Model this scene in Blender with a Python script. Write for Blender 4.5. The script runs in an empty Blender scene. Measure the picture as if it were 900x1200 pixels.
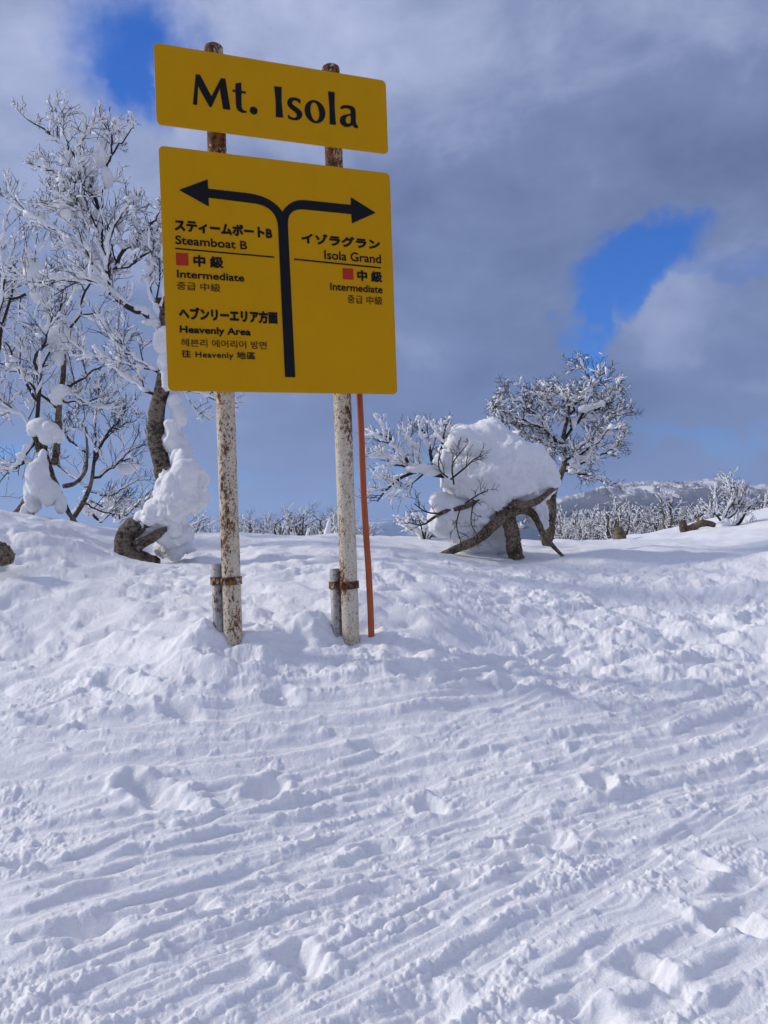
import bpy, bmesh, math, random
import numpy as np

# ------------------------------------------------------------------ camera, sky, sun, exposure
scene = bpy.context.scene
COL = scene.collection
F_PX, PITCH, ROLL, EYE = 897.5, 0.012, 0.0355, 1.6
def rot(ax, a):
    c, s = math.cos(a), math.sin(a)
    return np.array({'x': [[1,0,0],[0,c,-s],[0,s,c]], 'y': [[c,0,s],[0,1,0],[-s,0,c]], 'z': [[c,-s,0],[s,c,0],[0,0,1]]}[ax], float)
CAMR = rot('x', PITCH) @ rot('y', ROLL)
CAMP = np.array([0.0, 0.0, EYE])
def ray(px, py):
    return CAMR @ np.array([(px - 450) / F_PX, 1.0, (600 - py) / F_PX])
def P(px, py, d):
    """world point d metres in front of the photographer, seen at photo position px, py"""
    return CAMP + ray(px, py) * d

cam = bpy.data.cameras.new('camera')
cam.sensor_fit = 'VERTICAL'; cam.sensor_height = 36.0; cam.sensor_width = 27.0
cam.lens = F_PX / 1200 * 36.0
cam.clip_start = 0.05; cam.clip_end = 120000
camo = bpy.data.objects.new('camera', cam); COL.objects.link(camo)
from mathutils import Matrix, Vector
_r, _u, _f = CAMR[:, 0], CAMR[:, 2], CAMR[:, 1]
camo.matrix_world = Matrix(((_r[0], _u[0], -_f[0], 0), (_r[1], _u[1], -_f[1], 0), (_r[2], _u[2], -_f[2], EYE), (0, 0, 0, 1)))
scene.camera = camo
scene.view_settings.view_transform = 'Standard'
scene.view_settings.look = 'None'
scene.view_settings.exposure = 0.32
scene.view_settings.gamma = 1.0
scene.view_settings.use_curve_mapping = False
scene.render.resolution_x, scene.render.resolution_y = 768, 1024
scene.cycles.max_bounces = 6
scene.cycles.diffuse_bounces = 3
scene.cycles.volume_bounces = 1
scene.cycles.use_denoising = True
scene.cycles.use_adaptive_sampling = True; scene.cycles.adaptive_threshold = 0.025

SUN_EL, SUN_AZ = math.radians(30), math.radians(-82)      # azimuth from +Y (view) towards +X
SUN = np.array([math.sin(SUN_AZ) * math.cos(SUN_EL), math.cos(SUN_AZ) * math.cos(SUN_EL), math.sin(SUN_EL)])
SUN_STRENGTH, SUN_ANGLE = 2.2, math.radians(6)
SKY_STRENGTH, CLOUD_STRENGTH = 0.08, 0.88

sun = bpy.data.lights.new('sun', 'SUN'); sun.energy = SUN_STRENGTH; sun.angle = SUN_ANGLE; sun.color = (1.0, 0.93, 0.84)
suno = bpy.data.objects.new('sun', sun); COL.objects.link(suno)
suno.rotation_euler = Vector(-SUN).to_track_quat('-Z', 'Y').to_euler(); suno.location = (-30, 8, 20)

class NT:
    """short-hand for node trees"""
    def __init__(self, tree): self.t = tree; self.n = tree.nodes; self.l = tree.links
    def new(self, kind, **kw):
        x = self.n.new(kind)
        for k, v in kw.items(): setattr(x, k, v)
        return x
    def put(self, sock, v):
        if isinstance(v, bpy.types.NodeSocket): self.l.new(v, sock)
        elif v is not None: sock.default_value = v
    def math(self, op, a, b=None, c=None, clamp=False):
        x = self.new('ShaderNodeMath', operation=op, use_clamp=clamp)
        for s, v in zip(x.inputs, (a, b, c)): self.put(s, v)
        return x.outputs[0]
    def vec(self, op, a, b=None, scale=None):
        x = self.new('ShaderNodeVectorMath', operation=op)
        self.put(x.inputs[0], a); self.put(x.inputs[1], b)
        if scale is not None: self.put(x.inputs['Scale'], scale)
        return x.outputs['Value' if op in ('DOT_PRODUCT', 'LENGTH', 'DISTANCE') else 'Vector']
    def noise(self, vec, scale, detail=4, rough=.55, dist=0.0):
        x = self.new('ShaderNodeTexNoise'); self.put(x.inputs['Vector'], vec)
        x.inputs['Scale'].default_value = scale; x.inputs['Detail'].default_value = detail
        x.inputs['Roughness'].default_value = rough; x.inputs['Distortion'].default_value = dist
        return x
    def smooth(self, v, lo, hi, a=0.0, b=1.0):
        x = self.new('ShaderNodeMapRange', interpolation_type='SMOOTHSTEP')
        self.put(x.inputs[0], v)
        for k, q in zip((1, 2, 3, 4), (lo, hi, a, b)): self.put(x.inputs[k], q)
        return x.outputs[0]
    def mix(self, fac, a, b, blend='MIX'):
        x = self.new('ShaderNodeMix', data_type='RGBA', blend_type=blend)
        self.put(x.inputs['Factor'], fac)
        self.put(x.inputs[6], a if isinstance(a, bpy.types.NodeSocket) else (*a, 1)); self.put(x.inputs[7], b if isinstance(b, bpy.types.NodeSocket) else (*b, 1))
        return x.outputs[2]

world = bpy.data.worlds.new('World'); scene.world = world; world.use_nodes = True
def build_sky():
    N = NT(world.node_tree); N.n.clear()
    out = N.new('ShaderNodeOutputWorld')
    sky = N.new('ShaderNodeTexSky', sky_type='NISHITA')
    sky.sun_disc = False; sky.sun_elevation = SUN_EL; sky.sun_rotation = SUN_AZ
    sky.altitude = 900; sky.air_density = 1.0; sky.dust_density = 0.2; sky.ozone_density = 4.0
    bg_sky = N.new('ShaderNodeBackground'); bg_sky.inputs[1].default_value = SKY_STRENGTH
    hsv = N.new('ShaderNodeHueSaturation'); hsv.inputs['Saturation'].default_value = 1.15
    N.put(hsv.inputs['Color'], sky.outputs[0]); N.put(bg_sky.inputs[0], N.mix(1.0, hsv.outputs[0], (.07, .74, 1.5), 'MULTIPLY'))
    tc = N.new('ShaderNodeTexCoord'); d = N.vec('NORMALIZE', tc.outputs['Generated'])
    # warped direction, so that holes and banks get ragged edges
    w1 = N.noise(d, 3.2, 6, .6); w2 = N.noise(d, 11.0, 5, .6)
    off = N.vec('ADD', N.vec('SCALE', N.vec('SUBTRACT', w1.outputs['Color'], (.5, .5, .5)), scale=.22),
                N.vec('SCALE', N.vec('SUBTRACT', w2.outputs['Color'], (.5, .5, .5)), scale=.11))
    w3 = N.noise(d, 38.0, 4, .6); off = N.vec('ADD', off, N.vec('SCALE', N.vec('SUBTRACT', w3.outputs['Color'], (.5, .5, .5)), scale=.028))
    dw = N.vec('ADD', d, off)
    def blob(px, py, a, b, ang=0.0, soft=(1.15, .7), src=dw):
        c = ray(px, py); c /= np.linalg.norm(c)
        rt = CAMR[:, 0] - c * (CAMR[:, 0] @ c); rt /= np.linalg.norm(rt); up = np.cross(rt, c)
        ca, sa = math.cos(math.radians(ang)), math.sin(math.radians(ang))
        e1, e2 = rt * ca + up * sa, -rt * sa + up * ca
        q = N.vec('SUBTRACT', src, tuple(c))
        u = N.math('MULTIPLY', N.vec('DOT_PRODUCT', q, tuple(e1)), F_PX / a)
        v = N.math('MULTIPLY', N.vec('DOT_PRODUCT', q, tuple(e2)), F_PX / b)
        w = N.math('MULTIPLY', N.vec('DOT_PRODUCT', q, tuple(c)), F_PX / max(a, b) * .8)
        r = N.math('SQRT', N.math('ADD', N.math('ADD', N.math('MULTIPLY', u, u), N.math('MULTIPLY', v, v)), N.math('MULTIPLY', w, w)))
        return N.smooth(r, soft[0], soft[1])
    # gaps of clear blue between the clouds
    holes = [blob(742, 302, 86, 50, 14, (1.2, .6)), blob(700, 352, 34, 50, 0, (1.2, .5)), blob(165, 35, 66, 66, 20, (1.5, .25)), N.math('MULTIPLY', blob(885, 316, 85, 24, 8, (1.5, .3)), .3), blob(165, 85, 30, 50, 0, (1.5, .4)),
             blob(700, 425, 26, 60, 0, (1.5, .2))]
    streak = N.noise(N.vec('MULTIPLY', d, (1, 1, 7.0)), 3.0, 5, .6)
    bandn = N.smooth(streak.outputs['Fac'], .40, .60)
    low = [N.math('MULTIPLY', N.math('MULTIPLY', blob(60, 575, 210, 44, 0, (1.3, .4)), bandn), .55), N.math('MULTIPLY', N.math('MULTIPLY', blob(345, 565, 210, 26, 0, (1.3, .4)), bandn), .6),
           N.math('MULTIPLY', blob(880, 528, 150, 11, 2, (1.6, .3)), .4)]
    clear = holes[0]
    for h in holes[1:] + low: clear = N.math('MAXIMUM', clear, h)
    # bright cumulus bank low on the right covers the gap's lower edge
    bank = N.math('MAXIMUM', blob(835, 415, 118, 78, 0, (1.04, .86)), blob(905, 400, 120, 70, 0, (1.06, .84)))
    clear = N.math('MULTIPLY', clear, N.math('SUBTRACT', 1.0, bank))
    # cloud brightness: soft broad billows
    b1 = N.noise(d, 2.1, 7, .52, .35); b2 = N.noise(N.vec('MULTIPLY', d, (1, 1, 1.7)), 5.5, 8, .62, .3)
    br = N.math('ADD', N.math('MULTIPLY', N.math('SUBTRACT', b1.outputs['Fac'], .5), .85), N.math('MULTIPLY', N.math('SUBTRACT', b2.outputs['Fac'], .5), .95))
    br = N.math('ADD', br, .50)
    S = (1.6, .0)
    for px, py, a, b, ang, k in ((520, 40, 260, 110, -12, .22), (300, 60, 110, 100, 0, .17), (80, 170, 190, 190, 0, .07), (600, 250, 210, 130, 20, -.22), (860, 190, 130, 80, 0, -.22),
                                 (640, 520, 190, 110, 10, -.16), (520, 400, 120, 70, 0, .16), (835, 390, 105, 55, 0, .14), (820, 480, 120, 40, 0, -.03), (750, 570, 220, 26, 0, -.10), (300, 480, 260, 60, 0, .02),
                                 (340, 590, 240, 22, 0, .10)):
        br = N.math('ADD', br, N.math('MULTIPLY', blob(px, py, a, b, ang, S), k))
    ramp = N.new('ShaderNodeValToRGB'); N.put(ramp.inputs[0], br)
    e = ramp.color_ramp.elements
    e[0].position, e[0].color = .05, (.070, .098, .205, 1)
    e[1].position, e[1].color = 1.05, (.45, .50, .70, 1)
    m = ramp.color_ramp.elements.new(.5); m.color = (.165, .212, .375, 1)
    # brighter, whiter unseen cloud overhead, behind, round the sun: added to tune ambient light
    el = N.new('ShaderNodeSeparateXYZ'); N.put(el.inputs[0], d)
    top = N.smooth(el.outputs['Z'], .62, .95); glow = N.smooth(N.vec('DOT_PRODUCT', d, tuple(SUN)), .45, 1.0)
    bri = N.math('ADD', 1.0, N.math('ADD', N.math('MULTIPLY', top, .35), N.math('MULTIPLY', glow, .45)))
    back = N.smooth(N.vec('DOT_PRODUCT', d, tuple(CAMR[:, 1])), .75, .35)
    white = N.math('MAXIMUM', top, N.math('MAXIMUM', glow, back))
    ccol = N.mix(N.math('MULTIPLY', white, .75), ramp.outputs[0], (.285, .305, .42))
    bg_cl = N.new('ShaderNodeBackground'); N.put(bg_cl.inputs[0], ccol); N.put(bg_cl.inputs[1], N.math('MULTIPLY', bri, CLOUD_STRENGTH))
    ms = N.new('ShaderNodeMixShader'); N.put(ms.inputs[0], clear); N.l.new(bg_cl.outputs[0], ms.inputs[1]); N.l.new(bg_sky.outputs[0], ms.inputs[2])
    N.l.new(ms.outputs[0], out.inputs[0])
build_sky()

# ------------------------------------------------------------------ helpers
def tag(o, label=None, cat=None, group=None, kind=None):
    if label: o['label'] = label
    if cat: o['category'] = cat
    if group: o['group'] = group
    if kind: o['kind'] = kind
    return o
def empty(name, loc, rotz=0.0):
    o = bpy.data.objects.new(name, None); COL.objects.link(o); o.location = tuple(loc); o.rotation_euler = (0, 0, rotz); o.empty_display_size = .2
    return o
def link(name, me, mats, parent=None, world_coords=True):
    o = bpy.data.objects.new(name, me); COL.objects.link(o)
    for m in (mats if isinstance(mats, (list, tuple)) else [mats]): me.materials.append(m)
    if parent is not None:
        o.parent = parent
        if world_coords: o.matrix_parent_inverse = parent_matrix(parent).inverted()
    return o
def parent_matrix(o):
    m = Matrix.LocRotScale(o.location, o.rotation_euler, o.scale)
    if o.parent is not None: m = parent_matrix(o.parent) @ o.matrix_parent_inverse @ m
    return m
class MB:
    """collects vertex and face blocks and links them as ONE mesh object"""
    def __init__(self): self.v, self.f, self.m, self.n = [], [], [], 0
    def add(self, v, f, mi=0):
        f = [tuple(np.asarray(q) + self.n) for q in f] if not isinstance(f, np.ndarray) else f + self.n
        self.v.append(np.asarray(v, float)); self.f.append(f); self.m.append((len(f), mi)); self.n += len(v)
    def tube(self, pts, rad, sides=6, mi=0, squash=1.0, caps=True):
        pts = np.asarray(pts, float); n = len(pts); rad = np.broadcast_to(np.asarray(rad, float), (n,))
        t = np.gradient(pts, axis=0); t /= np.linalg.norm(t, axis=1)[:, None] + 1e-9
        ref = np.array([0, 0, 1.0]) if abs(t[:, 2]).mean() < .8 else np.array([1.0, 0, 0])
        if sides >= 8:
            a = np.zeros_like(t); r0 = np.cross(t[0], [0, 0, 1.0] if abs(t[0, 2]) < .9 else [1.0, 0, 0]); a[0] = r0 / np.linalg.norm(r0)
            for k in range(1, n): q = a[k - 1] - t[k] * (a[k - 1] @ t[k]); a[k] = q / (np.linalg.norm(q) + 1e-9)
        else:
            a = np.cross(t, ref); a /= np.linalg.norm(a, axis=1)[:, None] + 1e-9
        b = np.cross(a, t)
        th = np.arange(sides) * 2 * math.pi / sides
        ring = pts[:, None] + rad[:, None, None] * (np.cos(th)[None, :, None] * a[:, None] + squash * np.sin(th)[None, :, None] * b[:, None])
        i = np.arange(n - 1)[:, None] * sides; j = np.arange(sides)[None]; k = (j + 1) % sides
        f = np.stack([i + j, i + k, i + sides + k, i + sides + j], -1).reshape(-1, 4)
        self.add(ring.reshape(-1, 3), f, mi)
        if caps:
            base = self.n - n * sides
            self.f.append([tuple(base + np.arange(sides)[::-1]), tuple(base + (n - 1) * sides + np.arange(sides))]); self.m.append((2, mi))
    def box(self, lo, hi, mi=0, M=None):
        x0, y0, z0 = lo; x1, y1, z1 = hi
        v = np.array([(x0,y0,z0),(x1,y0,z0),(x1,y1,z0),(x0,y1,z0),(x0,y0,z1),(x1,y0,z1),(x1,y1,z1),(x0,y1,z1)], float)
        if M is not None: v = v @ np.asarray(M).T
        self.add(v, [(0,3,2,1),(4,5,6,7),(0,1,5,4),(1,2,6,5),(2,3,7,6),(3,0,4,7)], mi)
    def mesh(self, name, smooth=True):
        me = bpy.data.meshes.new(name)
        V = np.concatenate(self.v); loops, tot = [], []
        for f in self.f:
            if isinstance(f, np.ndarray): loops.append(f.ravel()); tot.append(np.full(len(f), f.shape[1]))
            else:
                for q in f: loops.append(np.asarray(q)); tot.append(np.array([len(q)]))
        L = np.concatenate(loops).astype(np.int32); T = np.concatenate(tot).astype(np.int32)
        fill_mesh(me, V, L, T, smooth, np.repeat([m for _, m in self.m], [c for c, _ in self.m]))
        return me
    def build(self, name, mats, parent=None, smooth=True):
        return link(name, self.mesh(name, smooth), mats, parent)
def fill_mesh(me, V, L, T, smooth=True, mi=None):
    me.vertices.add(len(V)); me.vertices.foreach_set('co', np.ascontiguousarray(V, np.float32).ravel())
    me.loops.add(len(L)); me.loops.foreach_set('vertex_index', L)
    me.polygons.add(len(T)); s = np.zeros(len(T), np.int32); s[1:] = np.cumsum(T)[:-1]
    me.polygons.foreach_set('loop_start', s)
    if smooth: me.polygons.foreach_set('use_smooth', np.ones(len(T), bool))
    if mi is not None: me.polygons.foreach_set('material_index', np.asarray(mi, np.int32))
    me.update(calc_edges=True); me.validate()

# gradient noise on numpy arrays
_prng = np.random.default_rng(11); _perm = _prng.permutation(512).astype(np.int32); _perm = np.concatenate([_perm, _perm, _perm])
_g2 = _prng.normal(size=(512, 2)); _g2 /= np.linalg.norm(_g2, axis=1)[:, None]; _g3 = _prng.normal(size=(512, 3)); _g3 /= np.linalg.norm(_g3, axis=1)[:, None]
def noise2(x, y):
    xi = np.floor(x).astype(np.int64); yi = np.floor(y).astype(np.int64); fx, fy = x - xi, y - yi; xi &= 511; yi &= 511
    u, v = fx * fx * fx * (fx * (fx * 6 - 15) + 10), fy * fy * fy * (fy * (fy * 6 - 15) + 10)
    def g(a, b, dx, dy):
        h = _g2[_perm[_perm[(xi + a) & 511] + ((yi + b) & 511)]]; return h[..., 0] * dx + h[..., 1] * dy
    n0 = g(0, 0, fx, fy); n1 = g(1, 0, fx - 1, fy); n2 = g(0, 1, fx, fy - 1); n3 = g(1, 1, fx - 1, fy - 1)
    a = n0 + u * (n1 - n0); b = n2 + u * (n3 - n2)
    return 1.5 * (a + v * (b - a))
def fbm2(x, y, oct=4, gain=.5, billow=False):
    s, a, t = 0, 1.0, 0.0
    for i in range(oct):
        n = noise2(x * 2.03 ** i + 17.3 * i, y * 2.03 ** i - 9.1 * i)
        s = s + a * ((np.abs(n) * 2 - .6) if billow else n); t += a; a *= gain
    return s / t
def noise3(p):
    pi = np.floor(p).astype(np.int64); f = p - pi; pi &= 511; w = f * f * f * (f * (f * 6 - 15) + 10); s = 0
    for a in (0, 1):
        for b in (0, 1):
            for c in (0, 1):
                h = _g3[_perm[_perm[_perm[(pi[:, 0] + a) & 511] + ((pi[:, 1] + b) & 511)] + ((pi[:, 2] + c) & 511)]]
                dd = f - np.array([a, b, c]); wt = (w[:, 0] if a else 1 - w[:, 0]) * (w[:, 1] if b else 1 - w[:, 1]) * (w[:, 2] if c else 1 - w[:, 2])
                s = s + wt * (h * dd).sum(1)
    return 1.5 * s
def sstep(x, lo, hi):
    t = np.clip((x - lo) / (hi - lo), 0, 1); return t * t * (3 - 2 * t)

# ------------------------------------------------------------------ materials
def mat(name):
    m = bpy.data.materials.new(name); m.use_nodes = True
    N = NT(m.node_tree); b = N.n['Principled BSDF']; return m, N, b
def plain(name, col, rough=.6, spec=.4, metal=0.0):
    m, N, b = mat(name); b.inputs['Base Color'].default_value = (*col, 1); b.inputs['Roughness'].default_value = rough
    b.inputs['Specular IOR Level'].default_value = spec; b.inputs['Metallic'].default_value = metal
    return m
def bump(N, b, h, strength, dist):
    x = N.new('ShaderNodeBump'); x.inputs['Strength'].default_value = strength; x.inputs['Distance'].default_value = dist
    N.put(x.inputs['Height'], h); N.put(b.inputs['Normal'], x.outputs[0])
def snow_material(name, grain=.012, strength=.55, far=False):
    m, N, b = mat(name); tc = N.new('ShaderNodeTexCoord'); geo = N.new('ShaderNodeNewGeometry'); pos = geo.outputs['Position']
    n1 = N.noise(pos, 22, 5, .62); n2 = N.noise(pos, 95, 3, .6); n3 = N.noise(pos, 1.3, 4, .5)
    col = N.mix(n3.outputs['Fac'], (.85, .862, .885), (.895, .90, .91))
    b.inputs['Roughness'].default_value = .62; b.inputs['Specular IOR Level'].default_value = .25
    if far:
        # forest on the far slopes
        dist = N.vec('LENGTH', pos); f1 = N.noise(pos, .0011, 8, .62); f2 = N.noise(pos, .012, 6, .7)
        fr = N.smooth(N.math('ADD', f1.outputs['Fac'], N.math('MULTIPLY', f2.outputs['Fac'], .45)), .62, .74)
        fr = N.math('MULTIPLY', fr, N.smooth(dist, 120, 260))
        col = N.mix(fr, col, (.035, .045, .05))
    N.put(b.inputs['Base Color'], col)
    n4 = N.noise(pos, 230, 2, .6)
    b.inputs['Subsurface Weight'].default_value = .55; b.inputs['Subsurface Radius'].default_value = (1.0, .85, .75); b.inputs['Subsurface Scale'].default_value = .02
    bump(N, b, N.math('ADD', N.math('ADD', n1.outputs['Fac'], N.math('MULTIPLY', n2.outputs['Fac'], .45)), N.math('MULTIPLY', n4.outputs['Fac'], .18)), strength, grain)
    return m
M_GROUND = snow_material('snow_ground', .014, .7, True)
M_SNOW = snow_material('snow_on_trees', .03, .5)
M_RIME = plain('rime', (.87, .88, .905), .7, .2)
def bark_material(name, c1, c2, scale=18, grain=1.5):
    m, N, b = mat(name); tc = N.new('ShaderNodeTexCoord'); geo = N.new('ShaderNodeNewGeometry'); pos = geo.outputs['Position']
    n1 = N.noise(N.vec('MULTIPLY', pos, (1, 1, grain)), scale, 6, .65, .4); n2 = N.noise(pos, 4, 3)
    fac = N.smooth(N.math('ADD', n1.outputs['Fac'], N.math('MULTIPLY', N.math('SUBTRACT', n2.outputs['Fac'], .5), .5)), .38, .64)
    col = N.mix(fac, c1, c2); lich = N.smooth(N.noise(pos, 21, 6, .75).outputs['Fac'], .54, .68)
    col = N.mix(N.math('MULTIPLY', lich, .5), col, (.36, .34, .30))
    N.put(b.inputs['Base Color'], col); b.inputs['Roughness'].default_value = .9; b.inputs['Specular IOR Level'].default_value = .15
    bump(N, b, n1.outputs['Fac'], .9, .02)
    return m
M_BARK = bark_material('birch_bark', (.045, .036, .028), (.23, .185, .14))
M_BARK_WARM = bark_material('old_warm_bark', (.055, .042, .028), (.27, .205, .14), 48, .6)
M_TWIG = plain('twig_bark', (.05, .043, .038), .9, .1)
def paint_rust(name, zlo, zhi, paint=(.60, .55, .44), stain=(.50, .35, .19)):
    """white paint on steel, pitted with rust; the rust is heavier on the old bare upper ends"""
    m, N, b = mat(name); tc = N.new('ShaderNodeTexCoord'); pos = N.new('ShaderNodeNewGeometry').outputs['Position']
    sp = N.new('ShaderNodeSeparateXYZ'); N.put(sp.inputs[0], pos)
    a = N.noise(N.vec('MULTIPLY', pos, (1, 1, .62)), 46, 7, .74, .3); c = N.noise(N.vec('MULTIPLY', pos, (1, 1, .4)), 7, 4, .6); p = N.noise(pos, 75, 3, .6)
    v = N.math('ADD', N.math('MULTIPLY', a.outputs['Fac'], .6), N.math('MULTIPLY', c.outputs['Fac'], .45))
    up = N.smooth(sp.outputs['Z'], zlo, zhi, 0.0, .115)
    v = N.math('ADD', v, up)
    rust = N.smooth(v, .555, .605); pit = N.smooth(p.outputs['Fac'], .585, .630)
    halo = N.smooth(v, .46, .57)
    col = N.mix(N.math('MULTIPLY', halo, .55), paint, stain)
    rc = N.mix(N.smooth(N.noise(pos, 34, 5, .7).outputs['Fac'], .38, .66), (.028, .014, .008), (.25, .098, .028))
    col = N.mix(N.math('MAXIMUM', rust, N.math('MULTIPLY', pit, .9)), col, rc)
    N.put(b.inputs['Base Color'], col); N.put(b.inputs['Roughness'], N.math('ADD', .45, N.math('MULTIPLY', rust, .45)))
    bump(N, b, N.math('SUBTRACT', a.outputs['Fac'], N.math('MULTIPLY', rust, .4)), .45, .004)
    return m
M_POLE = paint_rust('painted_rusty_steel', 3.7, 4.25)
M_STUB = paint_rust('grey_galvanised_pipe', 3.7, 4.25, (.36, .37, .38), (.30, .27, .23))
M_CLAMP = paint_rust('rusty_clamp_steel', .1, 1.2)
def yellow_material():
    m, N, b = mat('yellow_sign_sheet'); pos = N.new('ShaderNodeNewGeometry').outputs['Position']
    n = N.noise(pos, 2.2, 4, .6); n2 = N.noise(N.vec('MULTIPLY', pos, (1, 1, .25)), 9, 5, .6)
    col = N.mix(n.outputs['Fac'], (.56, .272, .0), (.62, .302, .0)); col = N.mix(N.math('MULTIPLY', N.smooth(n2.outputs['Fac'], .5, .8), .22), col, (.44, .205, .0))
    N.put(b.inputs['Base Color'], col); b.inputs['Roughness'].default_value = .5; b.inputs['Specular IOR Level'].default_value = .12
    return m
M_YELLOW = yellow_material()
M_INK = plain('black_lettering', (.008, .008, .011), .6, .15)
M_RED = plain('red_square', (.42, .030, .016), .6, .15)
M_STEEL = plain('galvanised_steel', (.32, .32, .31), .55, .5, .6)
def orange_material():
    m, N, b = mat('faded_orange_pole'); pos = N.new('ShaderNodeNewGeometry').outputs['Position']
    n = N.noise(N.vec('MULTIPLY', pos, (1, 1, .3)), 30, 5, .6); N.put(b.inputs['Base Color'], N.mix(n.outputs['Fac'], (.36, .062, .012), (.48, .11, .026)))
    b.inputs['Roughness'].default_value = .6; return m
M_ORANGE = orange_material()

# ------------------------------------------------------------------ the snowfield: one sheet out to the horizon
CTRL = [P(*q) for q in (
    (0,1200,2.25),(450,1200,2.3),(900,1200,2.3),(0,1050,3.0),(450,1050,3.0),(900,1050,3.05),(0,950,3.75),(450,950,3.8),(900,950,3.85),(0,880,4.2),(450,880,4.28),(900,880,4.35),
    (0,830,4.6),(230,830,4.55),(450,828,4.62),(700,830,4.75),(900,820,4.95),(300,788,4.90),(420,788,4.98),(350,765,5.2),
    (60,765,5.6),(150,740,5.7),(100,705,6.5),(60,682,7.0),(0,690,6.7),(0,606,8.2),(60,619,8.4),(110,640,8.6),(165,662,8.9),(235,645,9.6),(60,640,7.7),(0,650,7.4),
    (250,628,13),(350,629,13),(450,629,12.5),(330,660,8.2),(330,700,6.5),(220,700,6.6),(450,662,7.7),(450,700,6.3),(450,742,5.55),(210,760,5.25),
    (600,650,11),(560,655,10),(660,651,11),(600,700,7.4),(600,760,5.9),(640,790,5.35),(540,760,5.6),(540,790,5.0),(750,642,12),(750,700,8),(750,760,6),(800,634,14),(800,620,20),(900,591,25),(900,640,11.5),
    (900,700,7.7),(900,760,6.1),(900,795,5.4),(840,607,22),(740,632,15.5),(690,636,14))]
CTRL += [np.array(q, float) for q in ((-1.033,5.16,.83),(-.257,5.44,.69),(-6,20,.4),(-2,22,.3),(3,21,.55),(6.2,24,.55),(13,34,.6),(4,34,-1.0),(-8,34,-1.0),(0,45,-2.2),(-16,45,-2.0),(20,45,-1.4),
    (-3,2,0),(-5,4,.3),(3,2,0),(5,4,.45),(0,0,0),(0,-4,0),(-7,8,1.75),(-9,12,1.7),(7.5,8,1.35),(10,12,1.7),(-5,-4,0),(5,-4,0),(16,18,2.2),(-14,18,1.1),(-12,0,.5),(12,0,.5),(-22,30,-.5),(24,28,1.8))]
CTRL = np.array(CTRL)
def tps_fit(c, lam=.02):
    n = len(c); d = np.linalg.norm(c[:, None, :2] - c[None, :, :2], axis=2); K = np.where(d > 0, d * d * np.log(d + 1e-12), 0) + lam * np.eye(n)
    Q = np.c_[np.ones(n), c[:, :2]]; A = np.block([[K, Q], [Q.T, np.zeros((3, 3))]])
    return np.linalg.solve(A, np.r_[c[:, 2], np.zeros(3)])
TPS = tps_fit(CTRL)
def near_z(x, y):
    z = TPS[-3] + TPS[-2] * x + TPS[-1] * y
    for (cx, cy, _), w in zip(CTRL, TPS): d2 = (x - cx) ** 2 + (y - cy) ** 2 + 1e-12; z = z + w * .5 * d2 * np.log(d2)
    return z
FAR_R = np.array([0, 30, 45, 60, 90, 150, 300, 700, 1500, 3000, 6000, 12000, 20000, 45000]); FAR_Z = np.array([0, -.6, -2.0, -3.2, -6.5, -18, -62, -190, -320, -400, -430, -300, -40, 60])
def base_z(x, y):
    r = np.hypot(x, y); w = sstep(r, 24, 42); zf = np.interp(r, FAR_R, FAR_Z)
    zf = zf + sstep(r, 200, 900) * 30 * fbm2(x / 420, y / 420, 4) + sstep(r, 3000, 14000) * 330 * fbm2(x / 4200 + 3, y / 4200, 5)
    zn = np.where(r < 46, near_z(np.clip(x, -30, 30), np.clip(y, -6, 46)), 0)
    return zn * (1 - w) + zf * w
def ground_hit(px, py):
    d = np.linspace(1.5, 30, 2400); p = CAMP + ray(px, py)[None] * d[:, None]; k = np.argmax(p[:, 2] < base_z(p[:, 0], p[:, 1]))
    return p[k] if k else p[-1]

TRACKS = [  # ski tracks: path over the snow, width, depth
    ([(-20,1122),(70,1092),(135,1070),(260,1032),(350,1005),(450,962),(560,915)],.10,.030), ([(-20,1168),(100,1130),(200,1092),(300,1052),(420,1008)],.09,.022), ([(10,1205),(165,1140),(280,1090),(450,1045),(560,1008)],.12,.040),
    ([(-10,1090),(65,1060),(215,1010),(390,950),(520,902),(640,868)],.10,.028), ([(-20,1046),(110,1000),(230,960),(330,925)],.09,.022), ([(440,1180),(525,1140),(600,1095),(690,1050)],.10,.028),
    ([(585,1206),(685,1160),(830,1087),(905,1048)],.09,.030), ([(630,1168),(700,1115),(750,1080)],.08,.022), ([(825,1060),(905,1008)],.09,.025), ([(660,1008),(760,995),(860,965)],.08,.018),
    ([(525,1010),(645,970),(800,920),(910,886)],.11,.036), ([(440,988),(575,930),(665,900),(780,868),(905,826)],.11,.034), ([(400,935),(520,915),(635,897),(750,846),(820,818),(905,795)],.10,.026),
    ([(655,898),(760,868),(910,828)],.08,.020), ([(695,792),(840,777),(910,768)],.10,.020), ([(440,847),(585,820),(700,806)],.10,.022), ([(440,862),(575,861),(690,842)],.09,.018),
    ([(70,852),(250,836),(320,826),(450,820),(600,806)],.11,.034), ([(105,900),(280,872),(450,845),(560,830)],.11,.032), ([(-10,906),(120,900),(300,880),(420,862)],.11,.028), ([(-10,938),(140,925),(300,900),(450,870)],.09,.02),
    ([(300,1206),(400,1160),(520,1100),(600,1060)],.08,.018), ([(700,1206),(790,1170),(905,1105)],.09,.022), ([(120,1206),(260,1150),(380,1100)],.08,.018),
    ([(0,985),(150,955),(300,918),(420,890)],.10,.024), ([(560,960),(700,905),(905,858)],.10,.024), ([(380,1040),(500,985),(600,948),(700,925)],.08,.02), ([(830,1206),(905,1150)],.1,.028)]
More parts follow.
